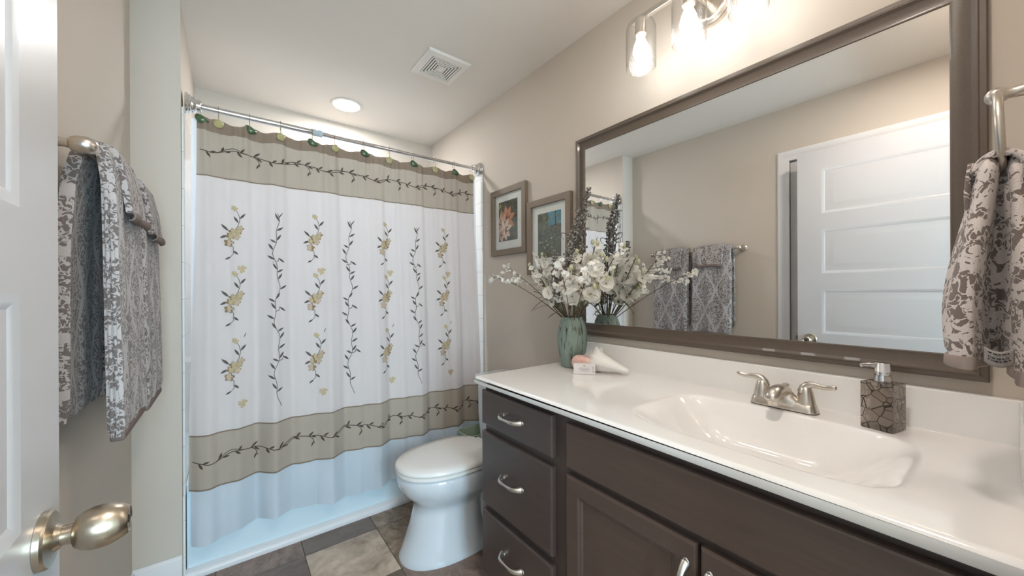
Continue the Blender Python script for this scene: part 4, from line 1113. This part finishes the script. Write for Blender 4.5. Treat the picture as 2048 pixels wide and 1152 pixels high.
for zz in (1.108, 1.102, 1.098):
    u = .15
    while u < .85:
        w_ = rnd.uniform(.03,.09); yy = .016-.026*u; m.obox((.8568-.006*sin(pi*u), yy, zz+.006*(2*u-1)**2), (.0004,0,0), (0,.013*w_,0), (0,0,.0008)); u += w_+.03
obj('label_print', m, rubber_m, lb, smooth=0)

# ================================================================== VASE AND FLOWERS
VX, VY, VZ = 1.196, 1.140, CZ
va_ = thing('vase', 'tall verdigris green ribbed vase holding white artificial flowers', 'vase', (VX, VY, VZ))
m = MB(); nn = 96; rows = []
vp = [(.044,.0006),(.047,.003),(.049,.012),(.054,.04),(.0605,.08),(.0640,.115),(.0635,.140),(.059,.170),(.0515,.195),(.0455,.209),(.0440,.214),(.0425,.2165),(.0405,.214),(.041,.205),(.046,.19),(.052,.16),(.050,.10),(.040,.02),(.0,.018)]
def vring(r, h):
    k = 1 if h < .208 and r > .045 else 0
    return [(VX+(r+.0010*k*sin(26*a+2.2*sin(h*30)))*cos(a), VY+(r+.0010*k*sin(26*a+2.2*sin(h*30)))*sin(a), VZ+h) for a in [2*pi*i/nn for i in range(nn)]]
pf = []
for i in range(len(vp)-1):
    for k in range(4): s_ = k/4; pf.append((vp[i][0]*(1-s_)+vp[i+1][0]*s_, vp[i][1]*(1-s_)+vp[i+1][1]*s_))
m.loft([vring(r, h) for r, h in pf])
obj('vase_body', m, vase_m, va_, smooth=60)

stem_m = plain('green_stem', (112, 108, 78), .7, var=.2); twig_m = plain('brown_twig', (92, 78, 66), .8, var=.2); stemd_m = plain('dark_stem', (78, 72, 58), .8, var=.2)
t = NT('white_petal'); f = t.noise(t.obj_co(), 60, 3); c_ = t.mix(f, lin((244, 239, 228)), lin((252, 250, 246))); t.col(c_); t.b.inputs['Roughness'].default_value = .7
tl = t.n('ShaderNodeBsdfTranslucent'); t.l(c_, tl.inputs[0]); mx = t.n('ShaderNodeMixShader'); mx.inputs[0].default_value = .25; t.l(t.b.outputs[0], mx.inputs[1]); t.l(tl.outputs[0], mx.inputs[2]); t.l(mx.outputs[0], t.out.inputs['Surface']); petal_m = t.m
bud_m = plain('pale_green_bud', (196, 196, 160), .6, var=.15); berry_m = plain('grey_berry', (112, 108, 104), .75, var=.35, nz=(200,.3)); berryl_m = plain('pale_grey_berry', (168, 164, 158), .75, var=.2)
leaf_m = plain('dusty_green_leaf', (104, 104, 76), .6, var=.25); leafd_m = plain('dark_olive_leaf', (70, 68, 52), .6, var=.2); pist_m = plain('flower_heart', (150, 140, 92), .7, var=.2)

def curve(p0, p1, bend, n=14):
    # quadratic from the vase neck to the tip
    p0, p1, bend = Vector(p0), Vector(p1), Vector(bend); mid = (p0+p1)/2 + bend
    return [p0*(1-s)**2 + mid*2*s*(1-s) + p1*s*s for s in [k/n for k in range(n+1)]]
def at(pts, s):
    f = s*(len(pts)-1); i = min(int(f), len(pts)-2); return pts[i].lerp(pts[i+1], f-i)
def tang(pts, s):
    f = s*(len(pts)-1); i = min(int(f), len(pts)-2); return (pts[i+1]-pts[i]).normalized()
def rv(r=1.0): 
    while True:
        v = Vector((rnd.uniform(-1,1), rnd.uniform(-1,1), rnd.uniform(-1,1)))
        if .1 < v.length < 1: return v.normalized()*r
def clampx(p, lim=1.296): return Vector((min(p.x, lim), p.y, p.z))
def petal5(m, c, nrm, r, np_=5, cup=.35, mi=0):
    nrm = nrm.normalized(); u = nrm.orthogonal().normalized(); v = nrm.cross(u); ph = rnd.uniform(0,6)
    for k in range(np_):
        a = ph+2*pi*k/np_; d = u*cos(a)+v*sin(a); e = nrm.cross(d)
        W_ = r*.62; P = []
        for s_, wv, hv in ((.08,.12,.0),(.45,.85,.10),(.8,1.0,.30),(1.0,.55,.42)):
            for side_ in (-1, -.4, .4, 1):
                P.append(clampx(c + d*(r*s_) + e*(W_*wv*side_) + nrm*(r*cup*(hv + .22*abs(side_)*s_ + .05*rnd.uniform(-1,1)))))
        fs = [(4*i+j, 4*i+j+1, 4*i+j+5, 4*i+j+4) for i in range(3) for j in range(3)]
        m.add(P, fs, mi)
def leafblade(m, c, d, L, W_, mi=0, droop=.3):
    d = d.normalized(); e = d.cross(Vector((0,0,1))); e = e.normalized() if e.length > .1 else Vector((1,0,0)); nn_ = e.cross(d)
    P = []
    for k in range(7):
        s_ = k/6; wv = sin(pi*min(1, s_*.9+.06))**.8*(1-s_*.2) if k < 6 else 0.02
        p = c + d*L*s_ - Vector((0,0,droop*L*s_*s_))
        for q_ in (-1, 0, 1): P.append(clampx(p + e*W_/2*wv*q_ - nn_*W_*.12*(1-abs(q_))))
    m.add(P, [(3*i+j, 3*i+j+1, 3*i+j+4, 3*i+j+3) for i in range(6) for j in range(2)], mi)
neck = Vector((VX, VY, VZ+.19))
def root(dx, dy):
    l = math.hypot(dx, dy) or 1; k = min(.031, .07*l+.012); return neck + Vector((dx/l*k, dy/l*k, .0)), 
def stem_pts(tip, bend):
    tip = Vector(tip); d = tip-neck; l = math.hypot(d.x, d.y) or 1; r_ = min(.028, .01+.06*l)*rnd.uniform(.75,1)
    b = neck + Vector((d.x/l*r_, d.y/l*r_, 0)); foot_ = Vector((VX-d.x/l*.012, VY-d.y/l*.012, VZ+.03))
    return [foot_] + curve(b, tip, bend)
def spike(label, tip, bend, n, s0, r, lean=None):
    # tall spike of large white blossoms with green buds at the tip
    tip = Vector(tip); pts = [clampx(p) for p in stem_pts(tip, bend)]
    f = thing('white_flower_stem', label, 'flower', pts[0], 'artificial flowers in the green vase')
    obj('stem', MB().tube(pts, [.0022]*(len(pts)-1)+[.0010], 6), stem_m, f)
    for k in range(n):
        s_ = s0 + (1-s0)*(k/(n-1))*.93; p = at(pts, s_); big = 1-.65*max(0,(k/(n-1)-.62)/.38)
        d = rv(); d.x -= .55; d.z += .15; d.normalize()
        m = MB(); c = clampx(p + d*r*.55)
        if k/(n-1) > .88: m.sphere(c, r*.26, 8, 6, sc=(1,1,1.5)); obj('bud', m, bud_m, f, smooth=180); continue
        m.tube([p, c], .0010, 5, mi=1); petal5(m, c, d, r*big*rnd.uniform(.9,1.15), 5 if big > .8 else 4, .45); m.sphere(c + d*r*.10, r*.10, 6, 5, 2)
        obj('blossom', m, [petal_m, stem_m, pist_m], f, smooth=180)
    for k in range(2):
        m = MB(); p = at(pts, .28+.1*k); leafblade(m, p, tang(pts,.3)*.6+rv(.9), .075, .014); obj('leaf', m, leaf_m, f, smooth=180)
def sprigb(label, tip, bend, s0, n, R_=.030):
    n = int(n*1.35); R_ *= 1.12
    # grey berry sprig: many small beads on short side twigs
    pts = [clampx(p) for p in stem_pts(tip, bend)]
    f = thing('grey_berry_sprig', label, 'flower', pts[0], 'artificial flowers in the green vase')
    m = MB(); m.tube(pts, [.0016]*(len(pts)-1)+[.0006], 6); b = MB()
    for k in range(n):
        s_ = s0 + (1-s0)*k/n; p = at(pts, s_); T = tang(pts, s_)
        d = (T*.9 + rv(1.0)).normalized(); L = R_*(1.1-.75*(k/n))*rnd.uniform(.5,1.0)
        e = clampx(p + d*L); m.tube([p, e], .0005, 4)
        for q_ in (.35,.6,.8,1.0):
            c = p.lerp(e, q_) + rv(.0028); c = clampx(c); b.sphere(c, rnd.uniform(.0026,.0046), 6, 5, 0 if rnd.random() < .62 else 1)
    obj('stem', m, stemd_m, f); bo = obj('berries', b, [berry_m, berryl_m], f, smooth=180)
def twig(label, tip, bend, nb, s0=.45, sub=5, r=.0085):
    nb = int(nb*1.25); r *= 1.12
    pts = [clampx(p) for p in stem_pts(tip, bend)]
    f = thing('white_blossom_twig', label, 'flower', pts[0], 'artificial flowers in the green vase')
    m = MB(); m.tube(pts, [.0019]*5+[.0015]*(len(pts)-6)+[.0006], 6); b = MB(); ends = []
    for k in range(sub):
        s_ = s0 + (1-s0)*(k+.5)/sub*.92; p = at(pts, s_); d = (tang(pts, s_)*1.0 + rv(.85)).normalized(); d.z += .1
        L = rnd.uniform(.035,.075)*(1.1-.5*k/sub); e = clampx(p + d*L); md = clampx(p.lerp(e,.5)+rv(.006)); m.tube([p, md, e], [.0010,.0008,.0005], 5); ends.append((p, md, e))
    ends.append((at(pts,.8), at(pts,.9), pts[-1]))
    for k in range(nb):
        p, md, e = rnd.choice(ends); q_ = rnd.uniform(.25,1.05); c = (p.lerp(md, q_*2) if q_ < .5 else md.lerp(e, q_*2-1)) + rv(.007)
        c = clampx(c); d = rv(); petal5(b, c, d, r*rnd.uniform(.7,1.1), 4, .3)
    obj('stem', m, twig_m, f); obj('small_blossoms', b, petal_m, f, smooth=180)
def leaves(label, tip, bend, n, mat, L=.085, W_=.013):
    pts = [clampx(p) for p in stem_pts(tip, bend)]
    f = thing('leaf_spray', label, 'flower', pts[0], 'artificial flowers in the green vase')
    obj('stem', MB().tube(pts, .0016, 6), stemd_m, f)
    for k in range(n):
        s_ = .35+.62*k/max(1,n-1); m = MB(); d = tang(pts, s_)*.9 + rv(.75); leafblade(m, at(pts, s_), d, L*rnd.uniform(.8,1.2), W_); obj('leaf', m, mat, f, smooth=180)
def curl(label, tip, bend, hook):
    pts = [clampx(p) for p in stem_pts(tip, bend)]; e = pts[-1]
    for k in range(1, 9): a = k/8*2.6; pts.append(clampx(e + Vector(hook)*sin(a)*.5 + Vector((0,0,.022*sin(a)-.030*(1-cos(a))*.6))))
    f = thing('curly_twig', label, 'flower', pts[0], 'artificial flowers in the green vase')
    obj('stem', MB().tube(pts, [.0018]*(len(pts)-4)+[.0014,.0012,.001,.0008], 6), twig_m, f)
N0 = VZ+.215
# white spikes
spike('tall white blossom stem with green bud tip leaning toward the mirror', (1.235, 1.03, 1.425), (0,-.01,.03), 17, .34, .032)
spike('white blossom stem leaning right along the mirror frame', (1.215, .965, 1.345), (0,-.02,.05), 16, .34, .032)
spike('white blossom stem bending low to the right above the seashell', (1.165, .985, 1.215), (-.01,-.03,.06), 10, .42, .034)
spike('white blossom stem rising straight up in the middle of the bouquet', (1.19, 1.085, 1.385), (-.01,.0,.02), 16, .38, .032)
spike('white blossom stem facing the room in the middle of the bouquet', (1.10, 1.03, 1.30), (-.02,-.02,.04), 14, .38, .032)
spike('white blossom stem leaning left across the lower picture', (1.15, 1.275, 1.385), (-.01,.03,.02), 18, .42, .021)
spike('short white blossom stem hanging over the vase rim at left', (1.13, 1.235, 1.205), (-.01,.03,.05), 8, .5, .024)
spike('white blossom stem spreading right low beside the mirror frame', (1.20, .93, 1.265), (0,-.03,.05), 13, .38, .031)
spike('slender white blossom stem at the far left of the bouquet', (1.12, 1.345, 1.33), (-.01,.03,.03), 16, .48, .019)
# grey berry sprigs
sprigb('tallest grey berry sprig standing in front of the mirror edge', (1.215, 1.062, 1.625), (-.01,.02,.03), .42, 88, .046)
sprigb('second tall grey berry sprig just left of the tallest one', (1.205, 1.105, 1.545), (-.01,.03,.03), .40, 70, .042)
sprigb('grey berry sprig leaning toward the room with forked head', (1.12, 1.075, 1.43), (-.03,-.0,.04), .45, 56, .034)
sprigb('grey berry sprig leaning left in front of the lower picture', (1.155, 1.215, 1.375), (-.01,.02,.03), .50, 56, .032)
sprigb('short grey berry sprig low in the left half of the bouquet', (1.12, 1.175, 1.285), (-.02,.01,.02), .45, 50, .034)
# fine twigs with small white blossoms
twig('long thin blossom twig arching far left past the pictures', (1.065, 1.585, 1.275), (.0,.02,.075), 44, .55, 7, .0085)
twig('thin blossom twig arching left just above the longest one', (1.10, 1.50, 1.315), (.0,.02,.06), 34, .55, 6, .008)
twig('blossom twig leaning left with dense small flowers', (1.13, 1.30, 1.36), (-.01,.03,.03), 62, .38, 9, .0085)
twig('blossom twig standing upright left of the middle', (1.14, 1.205, 1.30), (-.02,.01,.02), 54, .32, 8, .009)
twig('blossom twig reaching out toward the room', (.97, .99, 1.30), (-.02,-.02,.05), 50, .45, 7, .009)
twig('long blossom twig reaching out over the counter toward the sink', (.965, .83, 1.285), (-.02,-.03,.06), 44, .55, 7, .0085)
twig('blossom twig stretching right in front of the mirror', (1.17, .86, 1.365), (.0,-.02,.04), 34, .5, 6, .0085)
twig('low blossom twig in front of the vase neck', (1.09, 1.12, 1.21), (-.02,.0,.03), 30, .35, 6, .009)
# leaves and curly twigs
leaves('dark leaf spray hanging over the vase rim at left', (1.13, 1.24, 1.165), (-.01,.03,.05), 7, leafd_m)
leaves('dusty green leaf spray on the left side of the bouquet', (1.13, 1.255, 1.225), (-.01,.02,.03), 6, leaf_m, .10, .011)
leaves('dusty green leaf spray low in the right side of the bouquet', (1.15, 1.03, 1.215), (-.01,-.02,.03), 6, leaf_m, .09, .012)
curl('curly bare twig looping above the white blossoms', (1.19, 1.085, 1.455), (-.01,.01,.03), (0,-.06,0))
curl('curly bare twig bending left beside the mirror frame', (1.18, 1.15, 1.445), (-.01,.01,.03), (0,.08,0))
